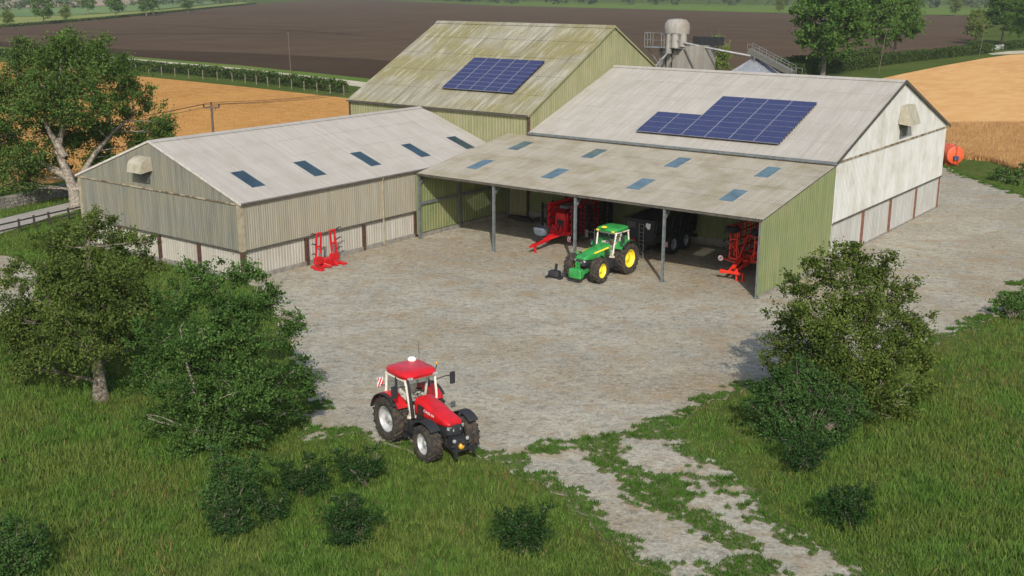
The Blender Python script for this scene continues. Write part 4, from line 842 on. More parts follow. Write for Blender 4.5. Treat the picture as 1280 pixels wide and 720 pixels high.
# beams lying at the back of the shed
for i, (x, y, L, a) in enumerate(((2.0, 9.6, 2.2, 4), (2.6, 9.2, 1.8, -8), (3.9, 9.9, 1.5, 10))):
    b = MB(); b.x = Matrix.Translation((x, y, 0)) @ Matrix.Rotation(R(a), 4, 'Z'); b.box(-L/2, L/2, -.13, .13, 0, .24); b.box(-L/2+.15, L/2-.3, -.10, .10, .244, .34)
    o = b.build('timber_beam', 'dark_wood', None, bevel=.02)
    tag(o, ['longest dark beam lying at the back left of the shed', 'dark beam lying in front of the longest one at the shed back', 'short dark beam lying nearest the red cultivator at the shed back'][i], 'beam', 'beams left at the back of the shed')

# ------------------------------------------------------------------ the ground, yard, roads and fields
def st(name, pts, z, mat): return sheet(name, pts, z, mat)
g0 = sheet('ground', [(-2500, -900), (900, -900), (900, 3200), (-2500, 3200)], 0, 'ground')
edge_px = [(318, 352), (345, 395), (372, 455), (385, 505), (372, 535), (380, 552), (412, 548), (445, 541), (470, 553), (520, 566), (590, 562), (622, 575), (645, 592), (690, 617), (722, 642), (752, 665), (775, 690), (815, 712), (835, 745),
           (1125, 745), (1082, 714), (1028, 682), (985, 655), (955, 640), (945, 622), (925, 600), (900, 585), (880, 568), (850, 552), (842, 540), (858, 522), (880, 505), (915, 495), (940, 488), (1000, 470), (1080, 455), (1160, 432), (1195, 417),
           (1225, 408), (1236, 396), (1262, 392), (1290, 352), (1330, 330), (1420, 300)]
edge_back = [(1340, 258), (1278, 244), (1240, 230), (1205, 219), (1190, 210), (1176, 206)]
yard = [gp(u, v) for u, v in edge_px]+[gp(u, v) for u, v in edge_back]
def ragged(pts, step, amp):
    out = []
    for a, b in zip(pts[:-1], pts[1:]):
        L = (b-a).length; k = max(1, min(40, int(L/step))); nn = Vector((-(b-a).y, (b-a).x, 0))/max(L, 1e-6)
        for i in range(k):
            p = a.lerp(b, i/k); q = (mnoise.noise(p*.9)+.6*mnoise.noise(p*2.3))*amp; out.append(p+nn*q)
    return out+[pts[-1]]
yard = ragged(yard, .45, .6)
yard = [(p.x, p.y) for p in yard]+[(19, 58), (14, 58), (14, 40), (-1, 12), (-1, -14.5)]
st('gravel_yard', yard, .02, 'gravel')
patch_px = [[(655, 562), (672, 552), (700, 548), (712, 560), (690, 570)], [(712, 553), (735, 547), (772, 548), (775, 560), (770, 570), (785, 582), (845, 592), (858, 606), (868, 622), (858, 636), (895, 650), (940, 676), (965, 702), (985, 735), (930, 735), (880, 715), (920, 690), (880, 665), (845, 645), (800, 628), (772, 612), (785, 600), (762, 588), (735, 570)],
            [(925, 612), (960, 640), (1010, 668), (1005, 680), (950, 655), (915, 632)], [(905, 668), (950, 690), (975, 712), (950, 716), (905, 696)], [(785, 548), (818, 524), (860, 515), (925, 500), (905, 560), (850, 552)],
            [(842, 590), (880, 580), (930, 605), (935, 625), (900, 622), (860, 610)]]
patches = [[tuple(gp(u, v)[:2]) for u, v in q] for q in patch_px]
def edge_dist(X, Y, poly):
    d = np.full(np.shape(X), 1e9)
    for i in range(len(poly)):
        ax, ay = poly[i][:2]; bx, by = poly[(i+1) % len(poly)][:2]; L = (bx-ax)**2+(by-ay)**2+1e-9
        t = np.clip(((X-ax)*(bx-ax)+(Y-ay)*(by-ay))/L, 0, 1); d = np.minimum(d, np.hypot(X-ax-t*(bx-ax), Y-ay-t*(by-ay)))
    return d
def turf_mask(X, Y):
    # True where grass grows inside the outline of the yard: streaky tufts
    a = X*.8+Y*.6; b = -X*.6+Y*.8; n = vnoise(a, b*3.2, .8, 1)*.55+vnoise(a, b*2.2, 2.4, 2)*.45; r = np.zeros(np.shape(X), bool)
    for i, q in enumerate(patches):
        ins = inpoly(X, Y, q); d = edge_dist(X, Y, q); r |= ins & (n+np.clip(d, 0, .7)*.16 > (.40 if i in (0, 1, 4) else .53)); r |= (~ins) & (d < .4) & (n > .62)
    d = edge_dist(X, Y, yard); r |= (d < 1.0) & (n-d*.45 > .28); r |= d < .16+.5*np.maximum(n-.3, 0)
    return r
cs = .2; gx = np.arange(18, 60, cs); gy = np.arange(-48, 62, cs); GX, GY = np.meshgrid(gx, gy); GX = GX.ravel(); GY = GY.ravel()
U_, V_, D_ = project(GX, GY); ok = inpoly(GX, GY, yard) & (U_ > -80) & (U_ < 1380) & (V_ < 800) & ~((GX < 27) & (GY > -15.6) & (GY < 35))
GX, GY = GX[ok], GY[ok]; tm = turf_mask(GX, GY); tm &= rng.random(len(GX)) < .9; TX, TY = GX[tm], GY[tm]; n = len(TX)
jx = rng.uniform(-.06, .06, (n, 4)); jy = rng.uniform(-.06, .06, (n, 4)); h = cs*.56
V = np.stack([np.stack([TX-h+jx[:, 0], TY-h+jy[:, 0], np.full(n, .03)], 1), np.stack([TX+h+jx[:, 1], TY-h+jy[:, 1], np.full(n, .03)], 1), np.stack([TX+h+jx[:, 2], TY+h+jy[:, 2], np.full(n, .03)], 1), np.stack([TX-h+jx[:, 3], TY+h+jy[:, 3], np.full(n, .03)], 1)], 1)
V[:, :, 2] += rng.uniform(0, .012, (n, 1))
tag(np_mesh('turf', V.reshape(-1, 3), np.arange(4*n).reshape(n, 4), 'turf_soil'), kind='stuff')
def blades(name, X, Y, H, W, mat, lean=.35, z0=0.0):
    n = len(X); a = rng.uniform(0, 2*np.pi, n); l = rng.normal(0, lean, (n, 2))*H[:, None]; w = W/2
    b0 = np.stack([X-np.cos(a)*w, Y-np.sin(a)*w, np.full(n, z0)], 1); b1 = np.stack([X+np.cos(a)*w, Y+np.sin(a)*w, np.full(n, z0)], 1)
    tip = np.stack([X+l[:, 0], Y+l[:, 1], z0+H], 1)
    o = np_mesh(name, np.stack([b0, b1, tip], 1).reshape(-1, 3), np.arange(3*n).reshape(n, 3), mat); return tag(o, kind='stuff')
# meadow grass round the yard
N = 3400000; X = rng.uniform(-40, 66, N); Y = rng.uniform(-52, 62, N); U_, V_, D_ = project(X, Y)
keep = (U_ > -110) & (U_ < 1390) & (V_ > 180) & (V_ < 800) & (D_ > 5); X, Y, D_, V_ = X[keep], Y[keep], D_[keep], V_[keep]
barn = (X > LX0-.3) & (X < 27) & (Y > LY0-.15); X, Y, D_ = X[~barn], Y[~barn], D_[~barn]
p = np.clip((38/D_)**2, .12, 1); k = rng.random(len(X)) < p; X, Y, D_ = X[k], Y[k], D_[k]
apron = [tuple(gp(u, v)[:2]) for u, v in ((-200, 318), (8, 320), (35, 330), (48, 345), (40, 375), (10, 400), (-200, 460))]
rdp = [tuple(gp(u, v_)[:2]) for u, v_ in ((-260, 330), (0, 293), (62, 272), (110, 260), (150, 248), (150, 238), (80, 255), (0, 274), (-260, 300))]; rfp = [tuple(gp(u, v_)[:2]) for u, v_ in ((1180, 82), (1400, 62), (1700, 110))]+[(60, 130), (37, 72), (29, 68), (16, 68), (-2, 110)]
k = ~(inpoly(X, Y, yard) | inpoly(X, Y, rdp) | inpoly(X, Y, rfp) | (inpoly(X, Y, apron) & (vnoise(X, Y, .8, 4) > .2))); X, Y = X[k], Y[k]
tuft = vnoise(X, Y, 2.2, 5); big = vnoise(X, Y, .35, 6); k = rng.random(len(X)) < .35+.9*tuft; X, Y, tuft, big = X[k], Y[k], tuft[k], big[k]
H = (.09+.18*tuft+.13*big)*rng.uniform(.6, 1.35, len(X)); ed = edge_dist(X, Y, yard); H *= np.clip(.4+ed*.35, .4, 1)
k = ~((X < -17.4) & (Y > -4)); X, Y, H = X[k], Y[k], H[k]
blades('meadow_grass', X, Y, H, rng.uniform(.025, .055, len(X)), 'grass')
# short turf growing into the gravel
k = np.repeat(np.arange(len(TX)), 20); X = TX[k]+rng.uniform(-h, h, len(k)); Y = TY[k]+rng.uniform(-h, h, len(k))
blades('turf_blades', X, Y, (.05+.13*vnoise(X, Y, 2.5, 8))*rng.uniform(.6, 1.4, len(X)), rng.uniform(.03, .055, len(X)), 'turf_blades', .5, .03)
# weeds and dry stalks in patches
X = rng.uniform(10, 60, 90000); Y = rng.uniform(-48, 6, 90000); U_, V_, D_ = project(X, Y); w_ = vnoise(X, Y, .5, 31)*.6+vnoise(X, Y, 1.7, 32)*.4
k = (U_ > -80) & (U_ < 1380) & (V_ > 400) & (V_ < 780) & ~inpoly(X, Y, yard) & (w_ > .6) & (rng.random(len(X)) < .55); X, Y = X[k], Y[k]
blades('dry_weeds', X, Y, rng.uniform(.2, .55, len(X)), rng.uniform(.02, .045, len(X)), 'weeds', .3)
st('lane_apron', apron, .02, 'gravel')
st('road', [gp(u, v)[:2] for u, v in ((-260, 330), (0, 293), (62, 272), (110, 260), (150, 248), (150, 238), (80, 255), (0, 274), (-260, 300))], .03, 'road')
def wpt(u, v): p = gp(u, v); return (p.x, p.y)
# left stubble field, lane and hedge
lw = [wpt(-300, 222), wpt(0, 243), wpt(70, 228), wpt(120, 216)]+[(-30, 8), (-34, 40)]+[wpt(470, 130), wpt(436, 123), wpt(300, 108), wpt(170, 95), wpt(60, 83), wpt(-300, 50)]
st('stubble_field', lw, .02, 'wheat_l')
st('lane', [wpt(-300, 46), wpt(0, 63), wpt(160, 76.5), wpt(300, 90), wpt(440, 107.5), wpt(520, 118), wpt(520, 111), wpt(440, 101), wpt(300, 85.5), wpt(160, 73), wpt(0, 60.5), wpt(-300, 44)], .05, 'lane')
st('verge', [wpt(-300, 44), wpt(0, 60.5), wpt(160, 73), wpt(300, 85.5), wpt(440, 101), wpt(520, 111), wpt(520, 106), wpt(452, 97.5), wpt(300, 82), wpt(160, 70.5), wpt(0, 59), wpt(-300, 43)], .04, 'verge')
soil = [wpt(-300, 43), wpt(0, 58.5), wpt(160, 70.5), wpt(300, 82), wpt(452, 97.5), wpt(620, 116), wpt(900, 110), wpt(1000, 87), wpt(1060, 76), wpt(1165, 63), wpt(1215, 56), wpt(1230, 40), wpt(1232, 19.5), wpt(1100, 18.5), wpt(960, 16), wpt(760, 10.5), wpt(620, 7), wpt(545, 3.2), wpt(480, .8), wpt(400, 0), wpt(320, 4.8), wpt(230, 14), wpt(120, 25), wpt(0, 34.5), wpt(-300, 58*.0+43.5)]
st('ploughed_field', soil, .03, 'soil')
st('ploughed_headland', [wpt(-300, 42.9), wpt(0, 58), wpt(160, 70), wpt(300, 81.5), wpt(452, 97), wpt(620, 115), wpt(640, 92), wpt(460, 74), wpt(300, 66), wpt(160, 62), wpt(0, 52), wpt(-300, 41)], .06, 'soil_dark')
fur = [wpt(180, 30), wpt(320, 36.5), wpt(380, 38.5), wpt(440, 43.5), wpt(515, 50), wpt(515, 50.5), wpt(440, 44.1), wpt(380, 39.2), wpt(320, 37.1), wpt(180, 30.4)]
st('furrow', fur, .06, 'soil_dark')
st('stubble_field', [wpt(1098, 99), wpt(1130, 92), wpt(1180, 82), wpt(1230, 73), wpt(1262, 68.5), wpt(1400, 62), wpt(1700, 110), (60, 130), (37, 72), (29, 68), (16, 68), (-2, 110), wpt(1100, 112)], .02, 'wheat_r')
st('lane', [wpt(1235, 67), wpt(1262, 64), wpt(1400, 59), wpt(1400, 62), wpt(1262, 67.8), wpt(1240, 68.5)], .03, 'lane')
# standing crop along the near edge of the right-hand field
crop = [wpt(1150, 166), wpt(1184, 158), wpt(1300, 157), wpt(1450, 160), wpt(1450, 240), wpt(1300, 222), wpt(1272, 214), wpt(1238, 202), wpt(1190, 198), wpt(1150, 195)]
X = rng.uniform(-10, 70, 900000); Y = rng.uniform(50, 110, 900000); k = inpoly(X, Y, crop); X, Y = X[k], Y[k]
U_, V_, D_ = project(X, Y); k = (U_ > 1150) & (U_ < 1330); X, Y = X[k][:130000], Y[k][:130000]
blades('standing_wheat', X, Y, rng.uniform(.45, .85, len(X)), rng.uniform(.05, .12, len(X)), 'wheat_blade', .2)
# far fields beyond the ploughed land
st('pasture_strip', [wpt(-300, 64), wpt(-50, 39), wpt(0, 34.2), wpt(120, 24.5), wpt(230, 13.6), wpt(318, 4.6), wpt(300, 2.5), wpt(200, 12.5), wpt(100, 19), wpt(0, 22), wpt(-300, 30)], .05, 'far_yellow')
st('far_field', [wpt(-300, 29), wpt(0, 21.5), wpt(100, 18.5), wpt(190, 12), wpt(280, 3), wpt(240, 1), wpt(120, 8), wpt(0, 10.5), wpt(-300, 14)], .08, 'far_green')
st('far_bare_field', [wpt(-300, 13.6), wpt(0, 10), wpt(120, 7.6), wpt(240, .6), wpt(250, -6), wpt(-200, -8)], .12, 'far_pink')
st('verge', [wpt(480, .6), wpt(545, 3), wpt(620, 6.8), wpt(760, 10.3), wpt(960, 15.8), wpt(1100, 18.3), wpt(1400, 19.5), wpt(1400, 8), wpt(960, 6), wpt(620, 2)], .05, 'verge')

# ------------------------------------------------------------------ plants
DENS = 4.0
def leaf_cloud(centres, radii, counts, size, flat=.75, clump=.2, shell=.55, per=42):
    # diamond leaves gathered on small sprays spread through each clump's volume
    Vs = []
    for c, r, n in zip(centres, radii, counts):
        ns = max(7, int(n/per)); d = rng.normal(size=(ns, 3)); d /= np.linalg.norm(d, axis=1)[:, None]; rad = (shell+(1-shell)*rng.random(ns))*rng.uniform(.75, 1.15, ns)
        rad = rad*np.where(rng.random(ns) < .2, 1.2, 1.0); sp = d*rad[:, None]*r; sp[:, 2] *= flat; cw = rng.gamma(2.0, 1.0, ns); cw /= cw.sum()
        idx = rng.choice(ns, n, p=cw); e = d+rng.normal(0, .45, (ns, 3)); e[:, 2] = e[:, 2]*.6+.1; e /= np.linalg.norm(e, axis=1)[:, None]
        kk = min(1, .35+.65*r); P = sp[idx]+e[idx]*(rng.normal(0, clump*1.5, (n, 1))*kk)+rng.normal(0, clump*.62, (n, 3))*kk*np.array([1, 1, .7]); P += np.array(c)
        t = e[idx]*.8+rng.normal(0, .7, (n, 3)); t[:, 2] -= .1; t /= np.linalg.norm(t, axis=1)[:, None]
        b = rng.normal(size=(n, 3)); b[:, 2] *= .5; b -= (b*t).sum(1)[:, None]*t; b /= np.linalg.norm(b, axis=1)[:, None]
        L = size*rng.uniform(.7, 1.3, (n, 1)); Wd = L*.33
        Vs.append(np.stack([P-t*L/2, P+b*Wd-t*L*.05, P+t*L/2, P-b*Wd-t*L*.05], 1))
    return np.concatenate(Vs).reshape(-1, 3)
def limb(m, a, b, r0, r1, bend=.12, n=4, sides=7):
    a, b = Vector(a), Vector(b); L = (b-a).length; off = Vector((rnd.uniform(-1, 1), rnd.uniform(-1, 1), rnd.uniform(-.2, .6)))*L*bend
    pts = [a.lerp(b, t)+off*math.sin(math.pi*t) for t in [k/n for k in range(n+1)]]
    m.tube(pts, [r0+(r1-r0)*k/n for k in range(n+1)], sides); return pts
def plant(name, label, cat, base, clumps, leaf, bark, size, dens, stems, trunk_r, group=None, clump=.2, flat=.8, twigs=4, part='crown', fork=.35, shell=.38):
    # clumps: world centres with radii; stems: list of trunk polylines (world)
    base = Vector(base); t = thing(name, label, cat, base, 0, group); m = MB(); nodes = []
    for si, s in enumerate(stems):
        pts = [Vector(p)-base for p in s]; r = trunk_r if si == 0 else trunk_r*.6; n = len(pts)
        m.tube(pts, [r*(1.25 if k == 0 else 1)*(1-.72*k/(n-1)) for k in range(n)], 9)
        for k in range(1, n):
            for q in range(3): p = pts[k-1].lerp(pts[k], (q+1)/3); nodes.append((p, r*(1-.72*(k-1+(q+1)/3)/(n-1))))
    for q_ in clumps:
        c, r = q_[:2]
        if len(q_) > 2: continue
        c = Vector(c)-base; cand = [x for x in nodes if x[0].z < c.z+.2*r and x[0].z > fork*c.z] or nodes
        p, pr = min(cand, key=lambda x: (x[0]-c).length+.25*max(0, x[0].z-c.z+r)); r0 = min(pr*.6, .02+.035*r)
        pts = limb(m, p, c, r0, r0*.35)
        for q in range(twigs):
            d = Vector((rnd.gauss(0, 1), rnd.gauss(0, 1), rnd.gauss(.2, .8))).normalized(); limb(m, pts[rnd.choice((2, 3, 4))], c+d*r*.62, r0*.4, .012, .1, 3, 5)
    m.build('trunk' if cat == 'tree' else 'stem', bark, t, smooth=True)
    cen = [tuple(Vector(q[0])-base) for q in clumps]; rad = [q[1] for q in clumps]
    V = leaf_cloud(cen, rad, [int(DENS*dens*r*r/(size*size)) for r in rad], size, flat, clump, shell); F = np.arange(len(V)).reshape(-1, 4)
    np_mesh(part, V, F, leaf, t); return t
def px_clumps(depth, lst):
    big = [q for q in lst if q[3] >= 13]; ex = []
    for u, v, o, r in lst:
        if r < 13 and big and len(big) > 6:       # outlying sprigs grow out of the nearest clump
            q = min(big, key=lambda z: math.hypot(z[0]-u, z[1]-v)-z[3]*.5)
            for f in (.3, .6): ex.append((u+(q[0]-u)*f, v+(q[1]-v)*f, o+(q[2]-o)*f, r*(1+.4*f)))
    if len(big) > 6:
        for u, v, o, r in big:                    # ragged sprigs on the outside of the crown
            for q in range(3):
                a = rnd.uniform(-.3, math.pi+.3); f = rnd.uniform(1.0, 1.3); ex.append((u+math.cos(a)*r*f, v-math.sin(a)*r*f*.85, o+rnd.uniform(-.6, .6)*r*depth/FPX, r*rnd.uniform(.2, .34)))
    k = depth/FPX; return [(dp(u, v, depth+o), r*k) for u, v, o, r in lst]+[(dp(u, v, depth+o), r*k, 0) for u, v, o, r in ex]
def px_path(depth, lst): return [dp(u, v, depth+o) for u, v, o in lst]
# spreading pale-barked tree behind the grey barn
D = 89.4
cl = [(95, 72, 0, 28), (60, 70, 2, 26), (130, 88, -2, 26), (28, 92, 0, 28), (2, 108, 1, 30), (162, 105, 1, 22), (78, 108, -3, 30), (122, 128, -3, 26), (185, 132, 2, 16), (205, 152, 1, 12), (178, 160, 3, 14), (158, 140, 2, 18), (40, 136, -2, 30), (2, 152, -1, 28), (20, 185, 0, 24), (52, 190, -1, 16),
      (-28, 130, 1, 34), (-25, 180, 0, 30), (145, 165, 2, 12), (5, 214, 2, 17), (128, 180, 4, 12), (-25, 212, 2, 22), (84, 150, 1, 18), (100, 168, 2, 12), (150, 85, 3, 20), (40, 216, 3, 11), (70, 95, 2, 28), (108, 100, 1, 28), (20, 125, 2, 28), (150, 120, 0, 20), (60, 160, 2, 22), (-5, 190, 1, 26), (70, 205, 2, 18), (112, 200, 2.5, 14), (36, 232, 1, 15), (10, 236, 1, 18), (140, 195, 3, 12), (168, 182, 2.5, 12), (30, 205, -1.5, 18), (90, 178, 2, 22), (120, 158, 2.5, 18), (195, 166, 2, 13), (62, 130, -3, 28), (95, 140, -2.5, 22), (118, 62, 2, 20), (75, 58, -1, 20), (90, 55, 1, 16), (30, 70, 1, 22), (212, 165, 2, 8)]
plant('broadleaf_tree', 'largest spreading tree with pale forked trunk beside the left corner of the grey barn', 'tree', gp(97, 262), px_clumps(D, cl), 'leaf_oak', 'bark_pale', .19, 6.6,
      [px_path(D, [(97, 263, 0), (92, 238, 0), (84, 215, 0), (72, 190, 0), (78, 160, 0), (76, 120, 0)]), px_path(D, [(86, 222, 0), (60, 208, .5), (34, 193, 1), (10, 170, 1)]), px_path(D, [(98, 240, 0), (104, 215, .5), (120, 190, 1), (142, 165, 1.5), (165, 145, 2)]), px_path(D, [(80, 195, 0), (62, 165, -1), (50, 140, -1.5)])], .50, clump=.34, twigs=5, fork=.2)
# big tree in the left foreground
D = 48.4
cl = [(110, 288, 0, 24), (75, 308, 0, 26), (145, 300, 1, 26), (62, 342, -1, 32), (112, 345, -2, 36), (160, 338, 1, 30), (28, 388, 0, 32), (80, 398, -2, 40), (140, 392, -1, 38), (188, 382, 2, 28), (20, 430, 1, 28), (60, 438, -1, 34), (168, 430, 2, 32), (108, 440, -2.5, 26), (36, 462, 1, 20), (8, 350, 1, 14), (118, 268, 1, 12), (185, 302, 0, 11), (-12, 410, 1, 24), (50, 400, 1, 34), (90, 365, .5, 34), (135, 430, 0, 30), (45, 440, 0, 26), (150, 365, 0, 30), (20, 405, -.5, 26), (95, 330, 1, 30), (68, 292, 1, 10), (24, 326, 0, 9), (198, 330, 1, 12), (80, 470, 1, 18)]
plant('broadleaf_tree', 'full olive-green tree on a single pale trunk in the left foreground meadow', 'tree', gp(126, 500), px_clumps(D, cl), 'leaf_olive', 'bark', .12, 6.0,
      [px_path(D, [(126, 502, 0), (124, 470, 0), (118, 435, 0), (114, 390, 0), (112, 340, 0), (110, 295, 0)]), px_path(D, [(120, 445, 0), (140, 415, .6), (160, 375, 1)]), px_path(D, [(120, 450, 0), (95, 420, -.5), (65, 385, -.6)])], .30, clump=.2, twigs=6, fork=.25)
# leafy multi-stemmed tree to its right
D = 43.6
cl = [(248, 345, 0, 22), (296, 345, 1, 24), (232, 378, -1, 32), (282, 383, -1, 34), (330, 382, 1, 28), (200, 430, 0, 34), (252, 430, -2, 40), (310, 424, -1, 38), (356, 420, 1, 27), (374, 470, 1, 24), (190, 480, 0, 32), (242, 490, -2, 40), (300, 490, -2, 40), (346, 486, 0, 32), (194, 526, 0, 22), (236, 545, -1, 32), (290, 548, -1, 32), (332, 534, 0, 25), (390, 492, 1, 10), (250, 572, 0, 18), (362, 515, .5, 18), (265, 430, -1, 34), (275, 520, -1, 30), (240, 455, .5, 30), (320, 465, -1, 30), (300, 400, 0, 28), (240, 328, 0, 9), (325, 345, 1, 12), (342, 362, 1, 11), (372, 398, 1, 10)]
plant('broadleaf_tree', 'bushy deep green multi-stemmed tree just left of the red tractor', 'tree', gp(290, 578), px_clumps(D, cl), 'leaf_cool', 'bark_pale', .115, 5.6,
      [px_path(D, [(288, 580, 0), (282, 520, 0), (274, 460, 0), (268, 400, 0), (270, 355, 0)]), px_path(D, [(292, 578, 0), (305, 510, .5), (312, 450, .6), (318, 400, .8)]), px_path(D, [(284, 578, 0), (255, 520, -.4), (235, 460, -.5), (225, 410, -.5)])], .16, clump=.17, twigs=6, fork=.3)
# tree on the right of the yard
D = 46.4
cl = [(1066, 322, 0, 17), (1030, 342, 0, 24), (1100, 342, 1, 26), (1080, 335, .5, 22), (1045, 325, .5, 20), (1115, 380, 1, 26), (1012, 385, .5, 26), (1135, 440, .5, 26), (990, 425, .5, 26), (1000, 362, 0, 17), (1062, 368, -1, 34), (1132, 362, 1, 18), (984, 398, 0, 22), (1030, 404, -2, 36), (1086, 404, -1.5, 36), (1136, 402, 1, 25), (972, 434, 0, 19), (1010, 448, -1, 32), (1060, 448, -2, 38), (1115, 448, -1, 34), (1150, 448, 1, 20), (1050, 492, -1, 32), (1100, 492, -1, 32), (1145, 486, 1, 20), (1072, 516, -.5, 20), (1126, 510, 0, 18), (1110, 530, 0, 18), (1138, 528, 0, 15), (1082, 535, 0, 17), (1035, 430, 0, 30), (1090, 470, 0, 30), (1080, 390, .5, 28), (1118, 425, .5, 26), (1016, 322, 0, 8), (1116, 316, 0, 8), (985, 345, 0, 7), (1070, 306, 0, 8), (1160, 415, 1, 9), (1000, 490, 0, 22), (972, 462, .3, 22), (985, 500, .5, 24), (1020, 505, .5, 26)]
plant('broadleaf_tree', 'bushy yellow-olive multi-stemmed tree by the gravel near the green end wall', 'tree', gp(1062, 522), px_clumps(D, cl), 'leaf_yellow', 'bark_pale', .12, 6.2,
      [px_path(D, [(1062, 524, 0), (1058, 470, 0), (1052, 420, 0), (1056, 370, 0), (1060, 330, 0)]), px_path(D, [(1066, 522, 0), (1080, 470, .5), (1090, 420, .6), (1100, 370, .8)]), px_path(D, [(1056, 522, 0), (1036, 470, -.4), (1025, 420, -.5), (1012, 380, -.4)])], .17, clump=.2, twigs=6, fork=.3)
def bush(label, u, v, lst, leaf='leaf_dark', size=.085, dens=4.6, group='bushes in the rough grass', name='bush', wide=.15):
    b = gp(u, v); d = (b-CAM).dot(fw); lst = [(x, y, o, r*1.18) for x, y, o, r in lst]; lst = lst+[(sum(q[0] for q in lst)/len(lst)+o, max(q[1] for q in lst)+.25*max(q[3] for q in lst), 0, .8*max(q[3] for q in lst)) for o in (-.4*max(q[3] for q in lst), .4*max(q[3] for q in lst))]
    lst = lst+[(x+rnd.uniform(-.7, .7)*r, y-r*rnd.uniform(.6, 1.0), o, r*.4) for x, y, o, r in lst for _ in range(2)]; c = px_clumps(d, lst)
    low = min((q[0].z-.55*q[1]) for q in c); c = [(q[0]-Vector((0, 0, max(low, 0))), q[1]) for q in c]; c = [(Vector((q[0].x, q[0].y, max(q[0].z, .35*q[1]))), q[1]) for q in c]
    stems = [[b+Vector((rnd.uniform(-wide, wide), rnd.uniform(-wide, wide), -.02)), b.lerp(q[0], .55), q[0]] for q in c]
    return plant(name, label, 'bush', b, c, leaf, 'bark', size, dens, stems, .035, group, clump=.16, flat=1.05, twigs=4, part='foliage', shell=.3)
bush('large cool-green shrub at the foot of the yellow-olive tree', 1005, 555, [(978, 478, 0, 15), (998, 462, .2, 12), (1030, 492, 0, 20), (958, 500, 0, 17), (1000, 512, -.3, 25), (1046, 518, 0, 18), (1020, 540, 0, 17), (1064, 498, 0, 13), (985, 530, -.2, 17), (1015, 476, 0, 13), (948, 486, .1, 8), (1078, 515, 0, 10), (962, 528, 0, 18), (1050, 540, 0, 18), (1030, 560, 0, 16), (985, 556, 0, 16)], 'leaf_shrub', .1, 5.2)
bush('low dark bush in front of the large cool-green shrub', 1005, 590, [(992, 562, 0, 17), (1018, 568, 0, 17), (1004, 578, -.2, 14)])
bush('dark bush alone in the grass right of the gravel track', 1063, 658, [(1048, 630, 0, 20), (1078, 626, 0, 19), (1064, 640, -.2, 17)])
bush('dark bush in the grass left of the gravel track', 655, 692, [(640, 658, 0, 22), (670, 658, 0, 21), (655, 672, -.2, 20)])
bush('dark bush in the middle of the foreground grass, below the red tractor', 432, 682, [(420, 640, 0, 18), (450, 645, 0, 21), (430, 660, -.2, 20), (440, 626, 0, 12)])
bush('dark bush nearest the rear wheel of the red tractor', 456, 606, [(470, 570, 0, 14), (450, 585, 0, 17), (428, 572, .2, 13)])
bush('wide low dark bush right of the multi-stemmed tree', 375, 620, [(362, 598, 0, 18), (390, 592, 0, 18), (376, 608, -.2, 14), (404, 600, 0, 11)])
bush('pale green leafy shrub below the multi-stemmed tree', 290, 645, [(275, 580, 0, 20), (300, 595, 0, 24), (272, 612, 0, 22), (302, 622, 0, 18)], 'leaf_shrub', .1)
bush('lowest dark bush at the front of the cluster below the multi-stemmed tree', 282, 672, [(272, 652, 0, 16), (292, 645, 0, 16), (300, 658, -.1, 12)])
bush('dark bush between the pale shrub and the wide low bush', 335, 655, [(325, 628, 0, 15), (346, 636, 0, 15), (332, 644, -.1, 12)])
bush('dark bush cut by the bottom left corner of the photo', 20, 725, [(8, 672, 0, 24), (34, 682, 0, 24), (15, 700, -.2, 26), (-12, 690, 0, 22)], 'leaf_shrub')
bush('low dark green bush at the gravel edge on the far right', 1264, 398, [(1252, 377, 0, 11), (1268, 378, 0, 13), (1284, 384, 0, 12)], 'leaf_cool', .16)
bush('small bright bush beside the standing wheat', 1252, 226, [(1246, 217, 0, 7), (1258, 215, 0, 8)], 'leaf_cool', .22)
bush('taller bright bush at the right edge beside the standing wheat', 1275, 232, [(1270, 216, 0, 10), (1281, 208, 0, 11)], 'leaf_oak', .24)
bush('pale shrub against the lower wall of the grey barn gable', 187, 322, [(182, 308, 0, 9), (192, 311, 0, 8), (186, 316, 0, 7)], 'leaf_olive', .2)

# distant trees: three kinds, copied
def proto(name, hgt, wid, leaf, size, dens, ncl, seed, label, loc):
    r_ = random.Random(seed); cl = []
    for k in range(ncl):
        z = hgt*(.30+.62*r_.random()); w = wid/2*math.sin(math.pi*min(.97, max(.12, (z/hgt-.16)/.86)))**.7; a = r_.uniform(0, 2*math.pi); q = w*math.sqrt(r_.uniform(.15, 1))*.75
        cl.append((Vector((q*math.cos(a), q*math.sin(a), z)), wid*r_.uniform(.13, .2)))
    cl.append((Vector((0, 0, hgt*.9)), wid*.15)); 
    t = plant(name, label, 'tree', (0, 0, 0), cl, leaf, 'bark', size, dens, [[(0, 0, 0), (.1, 0, hgt*.2), (-.1, .1, hgt*.45), (0, 0, hgt*.8)]], hgt*.026, 'trees along the field edges', clump=.5, twigs=2, flat=.85, fork=.2, shell=.45)
    t.location = loc; return t
def put(src, first, label, u, v, hpx, hsrc, rz, wx=1.0):
    b = gp(u, v); s = hpx*((b-CAM).dot(fw))/FPX/hsrc; o = src if first else copy_tree(src); o.location = b; o.scale = (s*wx, s*wx, s); o.rotation_euler = (0, 0, rz); o['label'] = label; return o
near = proto('field_tree', 17, 17, 'leaf_far', .55, 4.2, 44, 3, 'x', (0, 0, 0))
put(near, True, 'broadest dark tree beyond the white barn roof, nearest the grain bin', 1028, 96, 108, 17, .3)
put(near, False, 'tree standing in the field edge left of the pole beyond the white barn', 1094, 77, 96, 17, 2.1, .75)
put(near, False, 'tree right of the pole beyond the white barn ridge', 1118, 74, 92, 17, 4.0, .8)
put(near, False, 'tall dark tree by the white gate at the far right', 1252, 54, 66, 17, 1.2, .85)
